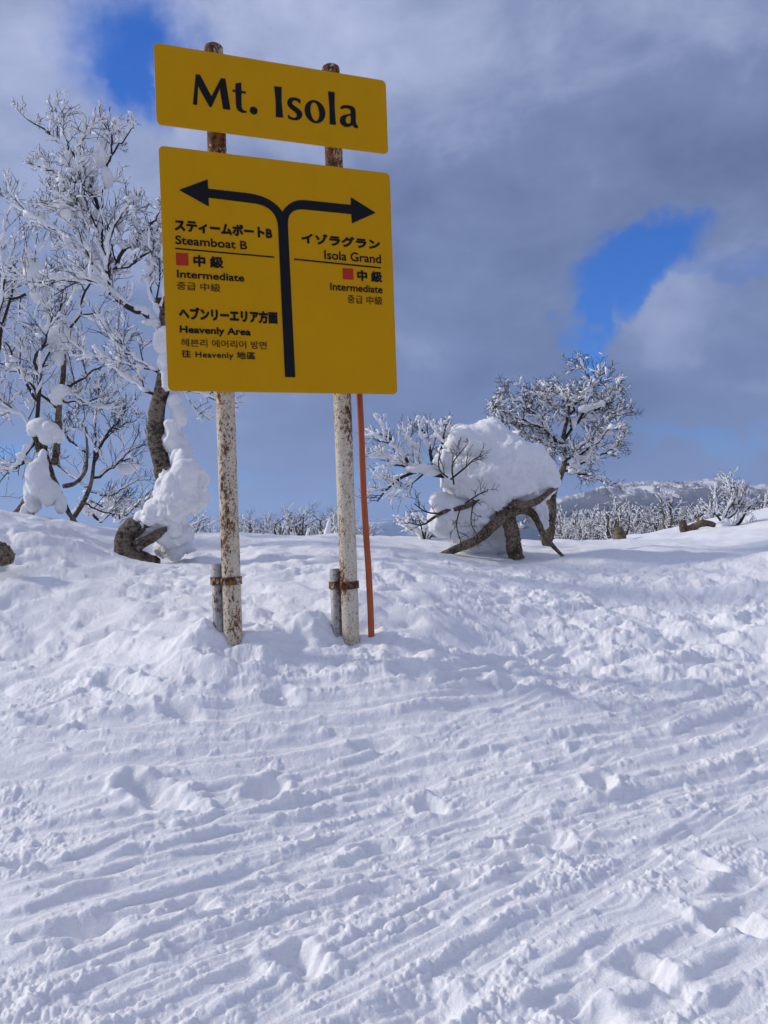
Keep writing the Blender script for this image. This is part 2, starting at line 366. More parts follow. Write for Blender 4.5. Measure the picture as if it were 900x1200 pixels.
HOLES = [ # boot and fall marks: position, half length, half width, direction, depth
    (185,930,.24,.09,-30,.10),(312,925,.12,.09,20,.09),(705,918,.09,.07,60,.09),(640,985,.13,.08,10,.08),(350,1125,.12,.08,-50,.09),(505,945,.09,.06,-20,.07),(445,992,.12,.06,15,.07),(225,1060,.10,.07,20,.05),
    (600,1010,.12,.05,10,.04),(215,835,.16,.07,-25,.05),(330,815,.12,.08,0,.06),(140,800,.30,.09,-35,.08),(60,840,.18,.10,-10,.06),(260,770,.25,.08,-10,.07),(820,1010,.13,.05,-50,.06),(860,1085,.16,.07,-40,.07),(760,1140,.14,.08,-40,.06),
    (540,1030,.12,.07,20,.05),(100,1090,.12,.08,20,.05),(440,875,.16,.06,5,.05),(590,800,.20,.08,5,.06),(640,745,.12,.06,0,.05),(320,735,.22,.08,0,.08),(480,790,.15,.08,0,.06),(720,830,.10,.05,0,.03),(30,1010,.12,.06,10,.04),(690,1190,.12,.08,0,.06),(500,1180,.14,.09,20,.05)]

def build_ground():
    rng = np.random.default_rng(5)
    R = np.concatenate([np.linspace(.35, 1.85, 24)[:-1], np.exp(np.arange(math.log(1.85), math.log(5.6), .0027)), np.exp(np.arange(math.log(5.6), math.log(17), .0048)), np.exp(np.arange(math.log(17), math.log(70), .011)), np.exp(np.arange(math.log(70), math.log(60000), .034))])
    A = np.radians(np.concatenate([np.arange(-180, -62, 3.0), np.arange(-62, -33, .6), np.arange(-33, 33, .069), np.arange(33, 62, .6), np.arange(62, 180, 3.0)]))
    rr, aa = np.meshgrid(R, A, indexing='ij'); X, Y = rr * np.sin(aa), rr * np.cos(aa)
    Z = np.empty_like(X)
    for k in range(0, len(R), 100): Z[k:k+100] = base_z(X[k:k+100], Y[k:k+100])
    n1 = int(np.searchsorted(R, 40)); x, y, r = X[:n1], Y[:n1], rr[:n1]
    # where the piste is: groomed and tracked in front of the bank, rubble on the bank
    toe = 4.7 + .06 * x; bank = sstep(y, toe - .15, toe + .5) * (1 - sstep(y, 8.5, 12)); piste = 1 - sstep(y, toe - .35, toe + .15)
    wild = bank; fade = 1 - sstep(r, 18, 36)
    wx, wy = x + .12 * fbm2(x * 2.2, y * 2.2, 2), y + .12 * fbm2(x * 2.2 + 40, y * 2.2, 2)
    h = .055 * fbm2(wx * 1.1, wy * 1.1, 3) * (.35 + .9 * (1 - piste)) + .10 * sstep(y, 6, 8) * fbm2(x * .45 + 7, y * .45, 3)
    h += bank * (.070 * fbm2(wx * 1.7 + 3, wy * 2.1, 3, .42, True) + .020 * fbm2(wx * 4.6, wy * 5.2 + 8, 3, .5)) * (.55 + .6 * sstep(fbm2(x * .9 + 4, y * .9, 2), -.2, .3))
    patch = sstep(fbm2(x * 1.3 + 9, y * 1.3, 3), -.12, .30); patch2 = sstep(fbm2(x * 2.1 - 31, y * 2.1, 2), -.15, .35)
    # long drag marks along the skiing direction
    ca, sa = math.cos(math.radians(27)), math.sin(math.radians(27)); al, ac = wx * ca + wy * sa, -wx * sa + wy * ca
    h += piste * .016 * fbm2(al * .8, ac * 9, 3) + piste * .007 * fbm2(al * 1.6 + 5, ac * 26, 2) * (1 - .5 * patch)
    groove = np.zeros_like(h); berm = np.zeros_like(h); smooth = np.zeros_like(h)
    fine = []
    for k in range(28):
        y0 = 838 + 720 * rng.random() ** 1.5; y1 = 772 + (y0 - 850) * .20 + rng.normal() * 48; sag = rng.normal() * 26; x0, x1 = rng.uniform(-60, 250), rng.uniform(560, 960); wd = rng.uniform(.05, .085); dp = rng.uniform(.014, .030)
        for off in ((0, 0), (rng.uniform(9, 30), rng.uniform(4, 12)))[:1 + (rng.random() < .7)]:
            pth = [(px, y0 + off[0] + (y1 + off[1] - y0 - off[0]) * (max(px + 60, 0) / 990) ** .88 + sag * math.sin(3.14 * (px - x0) / (x1 - x0))) for px in np.linspace(x0, x1, 8)]
            pth = [q for q in pth if q[1] < 1400]
            if len(pth) > 2: fine.append((pth, wd, dp))
    for path, wd, dep in fine + TRACKS:
        p = np.array([ground_hit(*q)[:2] for q in path])
        # smooth the path
        t = np.linspace(0, len(p) - 1, 5 * len(p)); q = np.c_[np.interp(t, np.arange(len(p)), p[:, 0]), np.interp(t, np.arange(len(p)), p[:, 1])]
        for _ in range(6): q[1:-1] = .25 * q[:-2] + .5 * q[1:-1] + .25 * q[2:]
        best = np.full(h.shape, 9.0); sgn = np.zeros_like(h); along = np.zeros_like(h); acc = 0.0
        lo, hi = q.min(0) - .5, q.max(0) + .5
        sel = (x > lo[0]) & (x < hi[0]) & (y > lo[1]) & (y < hi[1]); xs, ys = wx[sel] * .05 + x[sel] * .95, wy[sel] * .05 + y[sel] * .95
        bs, ss, als = np.full(xs.shape, 9.0), np.zeros(xs.shape), np.zeros(xs.shape)
        for a, b in zip(q[:-1], q[1:]):
            d = b - a; L = np.hypot(*d) + 1e-9; u = np.clip(((xs - a[0]) * d[0] + (ys - a[1]) * d[1]) / L / L, 0, 1)
            ex, ey = xs - a[0] - u * d[0], ys - a[1] - u * d[1]; dist = np.hypot(ex, ey); cl = dist < bs
            bs = np.where(cl, dist, bs); ss = np.where(cl, (d[0] * ey - d[1] * ex) / L, ss); als = np.where(cl, acc + u * L, als); acc += L
        endf = sstep(als, 0, .25) * (1 - sstep(als, acc - .25, acc))
        keep = endf * sstep(fbm2(als * .8 + 13 * wd * 100, als * 0 + dep * 300, 2), -.75, -.40)
        prof = 1 - sstep(bs, wd * .46 - .009, wd * .46 + .014)
        tilt = np.clip(ss / wd, -1, 1)
        g = -dep * prof * (1 - .55 * tilt) * keep
        side = np.exp(-((ss - wd * .80) / (wd * .33)) ** 2) * 1.0 + .5 * np.exp(-((ss + wd * .75) / (wd * .28)) ** 2)
        bm = dep * .62 * side * keep * (.45 + .9 * np.clip(fbm2(xs * 9, ys * 9, 3) + .35, 0, 1.3))
        gg = groove[sel]; groove[sel] = np.where(g < gg, .75 * g + .25 * gg, gg); berm[sel] = np.maximum(berm[sel], bm); smooth[sel] = np.maximum(smooth[sel], prof * keep)
    h += groove + berm
    for px, py, a, b, ang, dep in HOLES:
        dep *= .8
        c = ground_hit(px, py); th = math.radians(ang); dx, dy = x - c[0], y - c[1]; u = (dx * math.cos(th) + dy * math.sin(th)) / a; v = (-dx * math.sin(th) + dy * math.cos(th)) / b
        q = np.hypot(u, v) * (1 + .35 * fbm2(x * 7, y * 7, 2)); h += -dep * (1 - sstep(q, .25, 1.05)) + dep * .38 * np.exp(-((q - 1.25) / .28) ** 2) * (.6 + .8 * fbm2(x * 11, y * 11, 2))
    # crumbly texture
    rough = np.clip(.05 + .95 * patch ** 1.6 * piste + wild * (.16 + .30 * sstep(x, .3, 1.6) + .25 * patch2) + .25 * patch2 * (1 - piste) + 5 * berm, 0, 1.4) * (1 - .92 * smooth) * fade
    h += rough * (.011 * fbm2(wx * 6.5, wy * 6.5, 3, .55, True) + .0065 * fbm2(wx * 19, wy * 19, 3, .6, True) + .0075 * fbm2(x * 47, y * 47, 2, .6))
    # clods thrown up by skis and by the piste machine
    def clods(n, pick, smin, smax, flat=.75):
        for _ in range(n):
            cx, cy = pick()
            cr, ca_ = math.hypot(cx, cy), math.atan2(cx, cy); s = smin * (smax / smin) ** (rng.random() ** 2.2)
            i0, i1 = np.searchsorted(R, (cr - s * 1.6, cr + s * 1.6)); j0, j1 = np.searchsorted(A, (ca_ - 1.6 * s / cr, ca_ + 1.6 * s / cr))
            if i1 <= i0 or j1 <= j0 or i1 >= n1: continue
            dx, dy = x[i0:i1, j0:j1] - cx, y[i0:i1, j0:j1] - cy; th = rng.random() * 3.14; el = .6 + .8 * rng.random()
            u, v = (dx * math.cos(th) + dy * math.sin(th)) / s / el, (-dx * math.sin(th) + dy * math.cos(th)) / s
            q = u * u + v * v + .7 * (lump[i0:i1, j0:j1])
            h[i0:i1, j0:j1] = np.maximum(h[i0:i1, j0:j1], base[i0:i1, j0:j1] + flat * s * np.sqrt(np.clip(1 - q, 0, 1)) - s * .12)
    lump = fbm2(x * 23, y * 23, 2) + .5 * fbm2(x * 60, y * 60, 1)
    base = h.copy()
    def pick_piste():
        while True:
            a_, r_ = rng.uniform(-.56, .56), 2.0 * 2.75 ** rng.random(); cx, cy = r_ * math.sin(a_), r_ * math.cos(a_)
            i, j = np.searchsorted(R, r_), np.searchsorted(A, a_)
            if rng.random() < .02 + .9 * patch[i, j] * (1 - smooth[i, j]) + 12 * berm[i, j]: return cx, cy
    def pick_bank():
        while True:
            cx, cy = rng.uniform(-4.5, 5.5), rng.uniform(4.8, 10); d = abs(math.atan2(cx, cy)) < .55
            dens = .10 + .90 * sstep(np.array(cx), .2, 1.6)
            if d and rng.random() < dens * (1.2 - .1 * cy): return cx, cy
    clods(3000, pick_piste, .007, .042, .52); clods(1700, pick_bank, .012, .07, .5)
    base = h.copy(); clods(9000, pick_piste, .005, .014, .7)
    # wind-packed ripples running diagonally over the bank on the right
    rip = sstep(x, .4, 1.6) * sstep(y, 5.2, 6.2) * (1 - sstep(y, 10, 13)); u = (wx * .80 - wy * .60) + .3 * fbm2(x * 1.5, y * 1.5, 2)
    h += rip * .028 * fbm2(u * 4.6, (wx * .6 + wy * .8) * 1.4, 3, .6)
    # the scoop and collar round the sign poles
    for cx, cy in ((-1.033, 5.16), (-.257, 5.44)):
        d = np.hypot(x - cx, y - cy); h += (.0 if cx < -.6 else -.02) * np.exp(-(d / .32) ** 2) - .03 * np.exp(-(d / .10) ** 2) + .04 * np.exp(-((d - .24) / .10) ** 2) * (.6 + fbm2(x * 6, y * 6, 2))
        d2 = np.hypot((x - cx + .26) / 1.3, (y - cy - .06) / 1.0); h += .13 * np.exp(-(d2 / .19) ** 2) * (1 + .3 * fbm2(x * 8, y * 8, 2))
    Z[:n1] += h * fade
    ground_hit.grid = (R, A, Z)
    nr, na = X.shape
    V = np.concatenate([np.stack([X, Y, Z], -1).reshape(-1, 3), [[0, 0, Z[0].mean()]]])
    i = np.arange(nr - 1)[:, None] * na; j = np.arange(na)[None]; k = (j + 1) % na
    q = np.stack([i + j, i + na + j, i + na + k, i + k], -1).reshape(-1, 4)
    tri = np.stack([np.full(na, len(V) - 1), np.arange(na), (np.arange(na) + 1) % na], 1)
    me = bpy.data.meshes.new('snow_ground'); fill_mesh(me, V, np.concatenate([q.ravel(), tri.ravel()]).astype(np.int32), np.concatenate([np.full(len(q), 4), np.full(na, 3)]).astype(np.int32))
    g = link('snow_ground', me, M_GROUND); tag(g, 'tracked white snowfield with ski tracks, rubble and a bank', kind='structure')
build_ground()
def gz(x, y):
    R, A, Z = ground_hit.grid; i = min(np.searchsorted(R, math.hypot(x, y)), len(R) - 1); j = min(np.searchsorted(A, math.atan2(x, y)), len(A) - 1); return float(Z[i, j])

def build_mountain():
    m, N, b = mat('mountain_snow_rock_forest'); pos = N.new('ShaderNodeNewGeometry').outputs['Position']; sp = N.new('ShaderNodeSeparateXYZ'); N.put(sp.inputs[0], pos)
    n1 = N.noise(N.vec('MULTIPLY', pos, (1.0, .15, .15)), .012, 8, .75); n2 = N.noise(pos, .0022, 6, .6)
    tree = N.math('ADD', N.math('MULTIPLY', n1.outputs['Fac'], .7), N.math('MULTIPLY', n2.outputs['Fac'], .6))
    tree = N.smooth(N.math('ADD', tree, N.smooth(sp.outputs['Z'], -60, 240, .24, .0)), .57, .70)
    N.put(b.inputs['Base Color'], N.mix(tree, (.84, .82, .80), N.mix(N.smooth(sp.outputs['Z'], -60, 160), (.04, .05, .055), (.13, .105, .09)))); b.inputs['Roughness'].default_value = .85; b.inputs['Specular IOR Level'].default_value = .1
    px = np.linspace(560, 1500, 520); az = np.array([math.atan2(*ray(q, 590)[:2]) for q in px]); rr = np.linspace(6200, 10500, 200)
    ridge = np.interp(px, [560, 620, 660, 700, 740, 780, 830, 880, 930, 1000, 1200, 1500], [-220, 20, 160, 240, 300, 290, 280, 215, 210, 230, 230, 100])
    Rr, Aa = np.meshgrid(rr, az, indexing='ij'); X, Y = Rr * np.sin(Aa), Rr * np.cos(Aa); t = (Rr - 6200) / 4300
    prof = np.where(t < .65, sstep(t, -.25, .72), 1 - sstep(t, .65, 1.0)); lo = -420
    u = Aa * 9000 + 1.1 * (Rr - 8000)
    gul = 1 - np.abs(fbm2(u / 330, Rr / 2600, 4)) * 2.2
    Z = lo + (ridge[None] - lo) * prof + (gul - .6) * 230 * sstep(t, .05, .5) * (1 - .4 * t) + 45 * fbm2(X / 500, Y / 500, 5)
    nr, na = X.shape; i = np.arange(nr - 1)[:, None] * na; j = np.arange(na - 1)[None]
    f = np.stack([i + j, i + na + j, i + na + j + 1, i + j + 1], -1).reshape(-1, 4)
    mb = MB(); mb.add(np.stack([X, Y, Z], -1).reshape(-1, 3), f); tag(mb.build('mountain', m), 'far snowy mountain ridge streaked with gullies on the horizon', kind='structure')
build_mountain()

# ------------------------------------------------------------------ trees under snow and rime
def smooth_path(pts, n=14):
    pts = np.asarray(pts, float); m = len(pts); t = np.linspace(0, m - 1, n); i = np.clip(np.floor(t).astype(int), 0, m - 2); u = (t - i)[:, None]
    g = lambda k: pts[np.clip(k, 0, m - 1)]
    p0, p1, p2, p3 = g(i - 1), g(i), g(i + 1), g(i + 2)
    return .5 * (2 * p1 + (p2 - p0) * u + (2 * p0 - 5 * p1 + 4 * p2 - p3) * u ** 2 + (3 * p1 - p0 - 3 * p2 + p3) * u ** 3)
def sprout(paths, pts, rad, rng, level, maxlevel, count, length, t0=.25, up=.25, spread=.9, bias=None, shrink=.70, step=5):
    """twigs growing from a branch"""
    n = len(pts)
    for c in range(count):
        t = t0 + (1 - t0) * (c + rng.random()) / count; k = min(int(t * (n - 1)), n - 2)
        p = pts[k] + (pts[k + 1] - pts[k]) * (t * (n - 1) - k); tan = pts[k + 1] - pts[k]; tan = tan / (np.linalg.norm(tan) + 1e-9)
        side = rng.normal(size=3); side -= tan * (side @ tan); side /= np.linalg.norm(side)
        d = tan * (.75 if t < .95 else 1.2) + side * spread + np.array([0, 0, up])
        if bias is not None: d = d + bias
        d /= np.linalg.norm(d); L = length * (.55 + .8 * rng.random()) * (1.05 - .45 * t); r0 = max(min(rad[k] * .55, .004 + L * .014), .003)
        q = [p]; cur = d.copy(); s = L / step
        for _ in range(step):
            cur = cur + rng.normal(size=3) * .13 + np.array([0, 0, .04]); cur /= np.linalg.norm(cur); q.append(q[-1] + cur * s)
        q = np.array(q); rd = np.linspace(r0, max(r0 * .4, .0024), step + 1); paths.append((q, rd, level))
        if level < maxlevel: sprout(paths, q, rd, rng, level + 1, maxlevel, max(2, int(count * .72)), L * shrink, .2, up, spread, None, shrink, step)
ICO = {}
def ico(sub):
    if sub not in ICO:
        bm = bmesh.new(); bmesh.ops.create_icosphere(bm, subdivisions=sub, radius=1); ICO[sub] = (np.array([v.co for v in bm.verts]), np.array([[v.index for v in f.verts] for f in bm.faces])); bm.free()
    return ICO[sub]
WIND = np.array([-.35, -.15, .62])
def frost(mb, paths, rng, thick=.016, gap=.25, lumps=.5, lump=(.025, .06), mi=0, sides=5, sub=1):
    """rime along the upper, windward side of every twig, and clumps caught on it"""
    iv, jf = ico(sub)
    for q, rd, lv in paths:
        L = np.linalg.norm(np.diff(q, axis=0), axis=1).sum(); n = max(4, min((44, 24, 14, 14)[min(lv, 3)], int(L / .045))); s = smooth_path(q, n); r = np.interp(np.linspace(0, 1, n), np.linspace(0, 1, len(rd)), rd)
        if rng.random() > gap * (.15, .6, 1.15, 1.9)[min(lv, 3)]:
            th = thick * (1.8, 1.35, 1.0, .75)[min(lv, 3)] * np.exp(rng.normal(size=n) * .42) * (.75 + .5 * rng.random()) + r * .55; th[0] *= .5; th[-1] *= .55
            c = s + WIND * (r * .8 + th * .62)[:, None] + rng.normal(size=(n, 3)) * thick * .2
            a, b = sorted(rng.choice(n + 1, 2, replace=False)) if rng.random() < .5 else (0, n)
            if b - a >= 3: mb.tube(c[a:b], th[a:b], sides, mi)
        for _ in range(rng.poisson(lumps * L)):
            t = rng.random(); k = int(t * (n - 1)); sz = rng.uniform(*lump) * (1.25 - .5 * t) * (1.25, 1.05, .85, .6)[min(lv, 3)]
            v = iv * (1 + .28 * rng.normal(size=(len(iv), 1))) * np.array([1.15, 1.0, .8]) * sz; mb.add(v + s[k] + WIND * (r[k] + sz * .55), jf, mi)
def branches(mb, paths, sides=4, mi=0):
    for q, rd, lv in paths: mb.tube(q, rd, sides if lv > 0 else 8, mi, caps=lv == 0)
def wobble(pts, rng, amp):
    return pts + np.concatenate([[np.zeros(3)], rng.normal(size=(len(pts) - 2, 3)) * amp, [np.zeros(3)]])
def limb(px, rad, d, n=14, slim=1.0):
    """a limb through photo positions at distance d (a number or one per point)"""
    d = np.broadcast_to(np.asarray(d, float), (len(px),)); p = smooth_path([P(a, b, e) for (a, b), e in zip(px, d)], n); return p, slim * np.interp(np.linspace(0, 1, n), np.linspace(0, 1, len(rad)), rad)
def gnarl(mb, p, r, rng, sides=12):
    """thick bark limb with knots"""
    p = smooth_path(p, 30); r = np.interp(np.linspace(0, 1, 30), np.linspace(0, 1, len(r)), r); n0 = mb.n
    mb.tube(p, r * (1 + .035 * rng.normal(size=30)), sides); v = mb.v[-1]; v += (noise3(v * 6) * .085 * np.repeat(r, sides))[:, None] * ((v - np.repeat(p, sides, 0)) / (np.repeat(r, sides)[:, None] + 1e-9)) * 2.0
def snow_mass(name, blobs, vox, amp, parent, label=None, cat=None, group=None, seed=0, ragged=0):
    """one lump of packed snow: overlapping blobs fused into a single skin and roughened"""
    bm = bmesh.new()
    for px, py, d, ax, az, *ay in blobs:
        c = P(px, py, d); k = d / F_PX; M = Matrix.Translation(c) @ Matrix.Diagonal((ax * k, (ay[0] if ay else (ax + az) * .5) * k, az * k, 1)); bmesh.ops.create_icosphere(bm, subdivisions=4, radius=1, matrix=M)
    rg = np.random.default_rng(100 + seed)
    for _ in range(ragged):
        px, py, d, ax, az, *ay = blobs[rg.integers(len(blobs))]; k = d / F_PX; v = rg.normal(size=3); v /= np.linalg.norm(v); q = rg.uniform(.22, .48) * min(ax, az)
        c = P(px, py, d) + v * np.array([ax, ay[0] if ay else (ax + az) * .5, az]) * k * rg.uniform(.88, 1.10); bmesh.ops.create_icosphere(bm, subdivisions=3, radius=1, matrix=Matrix.Translation(c) @ Matrix.Diagonal((q * k * rg.uniform(.8, 1.7), q * k, q * k * rg.uniform(.6, 1.1), 1)))
    me = bpy.data.meshes.new(name + '_raw'); bm.to_mesh(me); bm.free(); o = bpy.data.objects.new(name, me); COL.objects.link(o)
    md = o.modifiers.new('fuse', 'REMESH'); md.mode = 'VOXEL'; md.voxel_size = vox
    s = o.modifiers.new('relax', 'SMOOTH'); s.iterations = 2; s.factor = .4
    bpy.context.view_layer.update(); me2 = bpy.data.meshes.new_from_object(o.evaluated_get(bpy.context.evaluated_depsgraph_get())); bpy.data.objects.remove(o)
    n = len(me2.vertices); co = np.empty(n * 3, np.float32); no = np.empty(n * 3, np.float32); me2.vertices.foreach_get('co', co); me2.vertices.foreach_get('normal', no); co = co.reshape(-1, 3).astype(float); no = no.reshape(-1, 3)
    up = .55 + .45 * np.clip(-no[:, 2] + .5, 0, 1)
    wp = co + .10 * np.stack([noise3(co * 3 + 9), noise3(co * 3 + 33), noise3(co * 3 + 71)], 1)
    h = amp * (1.0 * noise3(co * 2.1 + seed) + .75 * (.45 - 1.6 * np.abs(noise3(wp * np.array([2.6, 2.6, 1.6]) + seed))) * up + .34 * noise3(wp * np.array([7, 7, 4.5])) * up + .24 * (np.abs(noise3(wp * 15)) * 2 - .5) * up * up + .13 * noise3(co * 30) * up)
    lay = co[:, 2] * 5.5 + .8 * noise3(co * 1.7 + 40) + .35 * co[:, 0]; h += amp * .42 * noise3(np.stack([lay, co[:, 0] * .8, co[:, 1] * .8], 1)) * up
    co += no * h[:, None]; me2.vertices.foreach_set('co', co.astype(np.float32).ravel()); me2.polygons.foreach_set('use_smooth', np.ones(len(me2.polygons), bool)); me2.update(); me2.name = name
    o = link(name, me2, M_SNOW, parent); return tag(o, label, cat, group)

def tree_left_big():
    rng = np.random.default_rng(21); D = 9.0; root = empty('snowy_birch', P(170, 655, D)); tag(root, 'tall crooked birch white with rime, its trunk rising behind the yellow sign', 'tree')
    tr = MB(); boot = limb([(185, 663), (158, 655), (147, 640), (152, 622), (170, 610), (195, 585), (190, 548)], [.10, .17, .16, .14, .14, .13, .12], D - .12, 14, .85); gnarl(tr, *boot, rng)
    hook = limb([(160, 640), (175, 632), (188, 624), (196, 620)], [.07, .058, .048, .03], D - .22); gnarl(tr, *hook, rng)
    main = limb([(203, 592), (186, 530), (183, 490), (190, 455), (195, 420), (197, 390), (190, 365), (186, 350)], [.13, .125, .12, .115, .10, .09, .075, .05], D, 14, .78); gnarl(tr, *main, rng)
    tr.build('trunk', M_BARK, root)
    L = [([(196, 400), (178, 372), (158, 362), (140, 352), (128, 335), (126, 315)], [.06, .055, .05, .045, .04, .03]), ([(152, 360), (115, 330), (85, 328), (58, 324)], [.035, .032, .028, .02]),
         ([(127, 330), (122, 290), (118, 250), (108, 225), (98, 195), (78, 172), (50, 150), (32, 140)], [.04, .035, .03, .027, .024, .02, .014, .008]),
         ([(118, 250), (122, 220), (128, 190), (138, 172), (150, 158), (158, 150)], [.025, .02, .018, .014, .01, .006]), ([(128, 190), (132, 165), (124, 148), (115, 132)], [.014, .011, .008, .005]),
         ([(98, 195), (92, 175), (100, 160), (112, 150)], [.016, .013, .01, .006]), ([(80, 175), (74, 155), (68, 135)], [.012, .009, .005]), ([(114, 235), (85, 210), (55, 200), (35, 192)], [.02, .015, .011, .006]),
         ([(127, 320), (140, 300), (158, 282), (178, 262), (186, 250)], [.035, .03, .022, .015, .008]), ([(130, 315), (150, 312), (172, 296), (190, 282)], [.025, .02, .015, .008]), ([(126, 322), (128, 285), (140, 255), (155, 235)], [.03, .022, .016, .008]),
         ([(130, 345), (100, 300), (70, 272), (40, 255), (15, 240)], [.03, .026, .02, .014, .008]), ([(128, 335), (108, 295), (80, 255), (62, 228)], [.028, .022, .016, .008]), ([(190, 375), (175, 335), (180, 310), (192, 295)], [.035, .026, .018, .01]),
         ([(192, 470), (160, 450), (130, 430), (100, 412)], [.03, .022, .016, .008]), ([(193, 440), (165, 425), (140, 405), (120, 385)], [.025, .02, .014, .008]), ([(196, 452), (218, 458), (240, 462), (258, 470)], [.025, .02, .014, .007]),
         ([(198, 400), (230, 370), (262, 330), (290, 310)], [.04, .03, .02, .01]), ([(190, 365), (200, 320), (215, 270), (225, 230)], [.045, .035, .025, .012]), ([(120, 262), (104, 252), (92, 238), (80, 236)], [.02, .014, .01, .006])]
    paths = []; tw = MB(); fr = MB()
    for k, (px, rd) in enumerate(L):
        off = .0 if k < 2 else rng.uniform(-.35, .45); ds = D + np.linspace(0, off, len(px)); p, r = limb(px, rd, ds, 14, .72); p = wobble(p, rng, .012); paths.append((p, r, 0))
        n = 9 if k in (2, 8, 11, 12) else 8; long = (.46 if k not in (0, 3, 4, 5, 6, 7) else .28)
        sprout(paths, p, r, rng, 1, 3 if k not in (4, 5, 6) else 2, n, long, .15 if k != 0 else .5, .38, .95)
    branches(tw, paths); tw.build('branches', M_TWIG, root)
    frost(fr, paths, rng, .0098, .24, .40, (.018, .055)); fr.build('rime_coating', M_RIME, root)
    snow_mass('snow_clump', [(205, 470, D, 9, 14), (211, 487, D, 10, 16), (203, 505, D - .05, 8, 14), (207, 520, D, 13, 12), (214, 535, D, 11, 18), (199, 498, D - .1, 6, 7)], .018, .06, root, ragged=16)
    snow_mass('snow_clump', [(200, 425, D, 12, 20), (193, 398, D - .1, 12, 16), (178, 378, D, 14, 7), (196, 444, D - .12, 6, 14)], .018, .055, root, ragged=14)
    snow_mass('snow_clump', [(125, 208, D, 7, 14), (112, 190, D, 8, 10), (122, 178, D, 6, 16), (106, 205, D, 8, 7)], .02, .055, root, ragged=14); snow_mass('snow_clump', [(78, 245, D, 10, 9), (92, 243, D + .1, 11, 9), (104, 250, D, 9, 8)], .02, .055, root, ragged=14)
    snow_mass('snow_skirt', [(213, 545, 8.85, 11, 20), (219, 566, 8.78, 19, 24), (226, 582, 8.8, 14, 22), (206, 585, 8.75, 23, 24), (194, 602, 8.85, 25, 19), (177, 611, 8.9, 21, 17), (164, 619, 8.95, 14, 12), (192, 562, 8.8, 9, 15), (200, 624, 8.95, 22, 14), (204, 642, 9.15, 25, 13)], .02, .12, None,
              'big lumpy skirt of packed snow round the base of the crooked birch beside the sign', 'snow mass', seed=3, ragged=64)
tree_left_big()

def tree_left_edge():
    rng = np.random.default_rng(33); D = 10.6; root = empty('frosted_birch', P(50, 605, D)); tag(root, 'many stemmed rimed birch at the left edge with snow lumps on its stems', 'tree'); tr = MB()
    for px, rd in (([(17, 608), (30, 590), (42, 565), (48, 535), (40, 505)], [.10, .09, .08, .075, .06]), ([(30, 606), (42, 592), (46, 575), (48, 545)], [.09, .08, .07, .05]), ([(93, 618), (80, 600), (70, 578), (60, 555), (52, 530)], [.035, .045, .055, .06, .06]),
                   ([(64, 545), (68, 510), (69, 480), (73, 450), (75, 420), (72, 395)], [.07, .062, .055, .05, .045, .04]), ([(52, 530), (52, 510), (50, 490)], [.06, .06, .05])): gnarl(tr, *limb(px, rd, D, 14, .72), rng)
    tr.build('trunk', M_BARK_WARM, root)
    L = [([(73, 400), (66, 375), (50, 345), (42, 315), (30, 290)], [.04, .036, .03, .024, .012]), ([(72, 395), (90, 375), (98, 345), (110, 330), (120, 318)], [.035, .028, .022, .016, .008]), ([(75, 455), (95, 445), (118, 430), (140, 418)], [.03, .022, .015, .008]),
         ([(70, 480), (45, 460), (22, 435), (-5, 425)], [.03, .025, .018, .01]), ([(45, 500), (46, 450), (42, 420), (55, 395), (62, 370)], [.045, .036, .03, .02, .01]), ([(44, 470), (25, 440), (12, 410), (-8, 385)], [.03, .025, .018, .01]),
         ([(40, 515), (28, 540), (12, 550), (-10, 548)], [.035, .028, .022, .012]), ([(40, 330), (20, 318), (0, 305), (-20, 300)], [.03, .022, .016, .01]), ([(38, 500), (15, 478), (-12, 468)], [.03, .02, .012]), ([(72, 470), (90, 472), (112, 476), (135, 470)], [.025, .02, .014, .008]),
         ([(42, 440), (60, 412), (58, 380), (48, 350)], [.025, .02, .015, .008]), ([(30, 345), (12, 350), (-8, 342), (-25, 350)], [.03, .026, .02, .01]), ([(-25, 520), (-12, 460), (0, 400), (12, 350), (18, 310)], [.05, .045, .035, .025, .012]), ([(-20, 430), (-5, 380), (5, 330), (2, 290), (8, 258)], [.035, .03, .022, .015, .008])]
    paths = []; tw = MB(); fr = MB()
    for k, (px, rd) in enumerate(L):
        off = rng.uniform(-.4, .5); p, r = limb(px, rd, D + np.linspace(0, off, len(px)), 14, .7); p = wobble(p, rng, .012); paths.append((p, r, 0)); sprout(paths, p, r, rng, 1, 3, 8, .56, .10, .22, .9)
    branches(tw, paths); tw.build('branches', M_TWIG, root); frost(fr, paths, rng, .0095, .26, .34, (.018, .055)); fr.build('rime_coating', M_RIME, root)
    snow_mass('snow_clump', [(46, 498, D - .1, 13, 10), (57, 508, D - .1, 11, 13), (66, 512, D, 7, 10), (40, 503, D - .1, 7, 7)], .019, .055, root, ragged=14); snow_mass('snow_clump', [(42, 322, D, 13, 16), (46, 342, D, 9, 16), (36, 310, D, 9, 9)], .019, .06, root, ragged=14)
    snow_mass('snow_clump', [(72, 395, D, 12, 14), (70, 415, D, 8, 14), (78, 402, D, 9, 10)], .019, .055, root, ragged=14); snow_mass('snow_clump', [(72, 458, D - .05, 11, 9), (68, 468, D, 7, 7)], .022, .055, root, ragged=14)
    snow_mass('snow_clump', [(48, 560, D - .15, 12, 26), (56, 575, D - .15, 13, 16), (40, 580, D - .1, 9, 20), (52, 540, D - .1, 9, 15), (72, 592, D - .1, 5, 12), (30, 598, D - .05, 6, 12)], .022, .075, root, ragged=14)
tree_left_edge()

